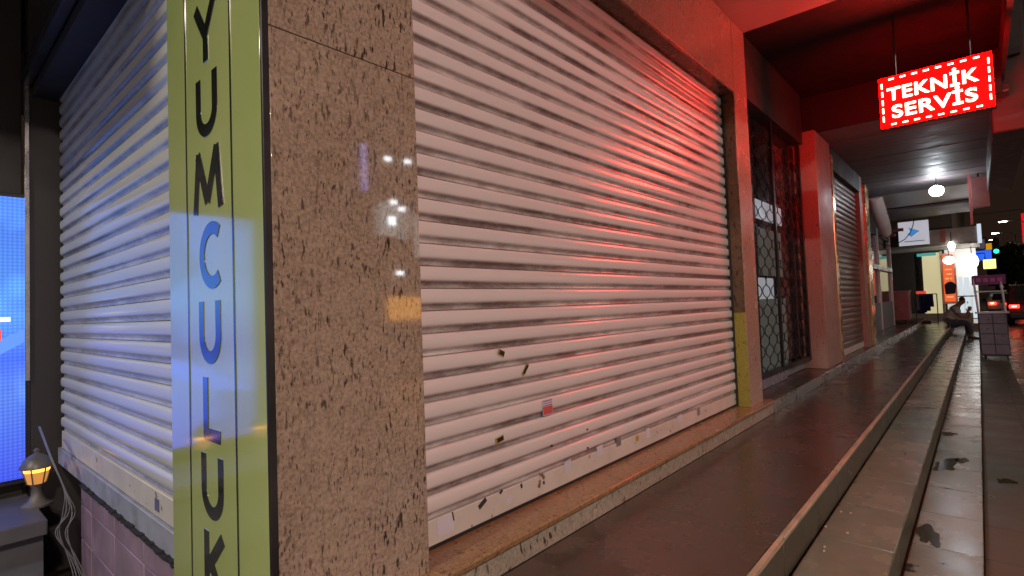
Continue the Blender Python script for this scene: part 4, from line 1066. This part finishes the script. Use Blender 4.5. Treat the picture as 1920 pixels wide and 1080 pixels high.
for i in range(nn):
    za = zt0 + (zb0 - zt0) * (i + 0.1) / nn; zb_ = zt0 + (zb0 - zt0) * (i + 0.75) / nn
    MB().box(x0, x1, -12.339, -12.25, zb_, za).build('lit_cell', ME('opposite_violet', (0.45, 0.42, 1.0), 7.0), vs_)
# building on the far side of the side street, whose lamps streak the yellow board
sb2 = thing('side_building', 'building across the side street with warm lamps mirrored in the yellow board', 'building', (-10, 14, -1.6))
B('wall', WALL, sb2, -16, -8.0, 2, 40, -1.6, 9, bevel=0)
def opl(px, py, x=-7.9): # mirrored in the board plane
    r = ray(px, py); k_ = (2 * BX - x) / r.x
    return r.y * k_, r.z * k_
for (px, py, hw_, hh_, c, s_) in ((475, 580, 0.9, 0.12, (1.0, 0.38, 0.08), 26), (437, 806, 0.8, 0.3, (1.0, 0.55, 0.05), 17), (400, 575, 3.0, 0.35, (0.85, 0.9, 1.0), 2.2)):
    yy, zz = opl(px, py); zz = max(zz, -1.3)
    B('lit_sign', ME('side_lamp_%d' % int(s_), c, s_), sb2, -7.999, -7.9, yy - hw_, yy + hw_, zz - hh_, zz + hh_)
for i in range(5): B('shop_window', ME('side_window_lit', (0.75, 0.85, 1.0), 0.9), sb2, -7.999, -7.93, 3.0 + i * 3.4, 5.4 + i * 3.4, 1.2, 2.9)
for i, (px, py) in enumerate(((268, 777), (241, 803), (217, 826))):
    r = ray(px, py); k_ = (2 * SLX - (-0.02 - 0.42 * i)) / r.x
    lantern(-0.15 - 0.42 * (2 - i), 4.32, -1.0745, ('second', 'third', 'fourth')[2 - i] + ' garden lantern along the ledge, mirrored in the grey shutter', 'lanterns along the ledge')

# crumbs on the step
for i, (px, py) in enumerate(((1577, 960), (1595, 963), (1548, 988), (1589, 1000), (1546, 1026), (1545, 1034))):
    q = at(px, py, z=-1.178)
    tag(MB().lathe([(0.002, 0), (0.007, 0.002), (0.007, 0.006), (0.002, 0.008)], (q.x, q.y, -1.1795), 7, 1.5, 0.8).build('shell_crumb', M('nut_shell', (0.5, 0.42, 0.3), 0.7)), 'pale seed shell dropped on the upper step', 'seed shell', 'seed shells on the step')
q = at(1664, 645, z=-1.0)
tag(MB().lathe([(0.03, 0), (0.09, 0.01), (0.08, 0.05), (0.03, 0.07)], (q.x, q.y, -0.999), 7, 1.2, 0.8).build('crumpled_paper', PAPER), 'crumpled pale paper lying on the platform beside the threshold', 'litter')

WET = M('wet_stain', (0.040, 0.042, 0.022), 0.10, var=0.3, vscale=20, bmp=0, rvar=0.04)
def stain(px, py, z, rx, ry, seed, label):
    q = at(px, py, z=z); rnd = random.Random(seed); n = 46
    ph = [rnd.uniform(0, 6.28) for _ in range(7)]
    pts = []
    for k_ in range(n):
        a = 2 * math.pi * k_ / n
        f_ = 1 + sum(0.26 / (h_ * 0.5 + 0.6) * math.sin((h_ + 1) * a + ph[h_]) for h_ in range(7))
        pts.append((q.x + rx * f_ * math.cos(a), q.y + ry * f_ * math.sin(a)))
    return tag(MB().prism(pts, 2, z + 0.0016, z + 0.0022).build('wet_stain', WET), label, 'stain', 'wet stains on the steps')
stain(1772, 876, -1.37, 0.20, 0.06, 3, 'larger dark wet stain in the middle of the lower step')
stain(1800, 862, -1.37, 0.09, 0.035, 5, 'small dark wet stain near the edge of the lower step')
stain(1742, 1010, -1.37, 0.14, 0.05, 8, 'dark wet stain nearest the viewer on the lower step')
stain(1880, 902, -1.52, 0.07, 0.05, 11, 'dark wet stain on the pavement beside the lower step')
stain(1783, 815, -1.37, 0.10, 0.04, 14, 'thin dark wet stain farthest along the lower step')

# ---------------------------------------------------------------- lift everything so that the road lies at zero
for o in list(scene.objects):
    if o.parent is None: o.location.z += CZ
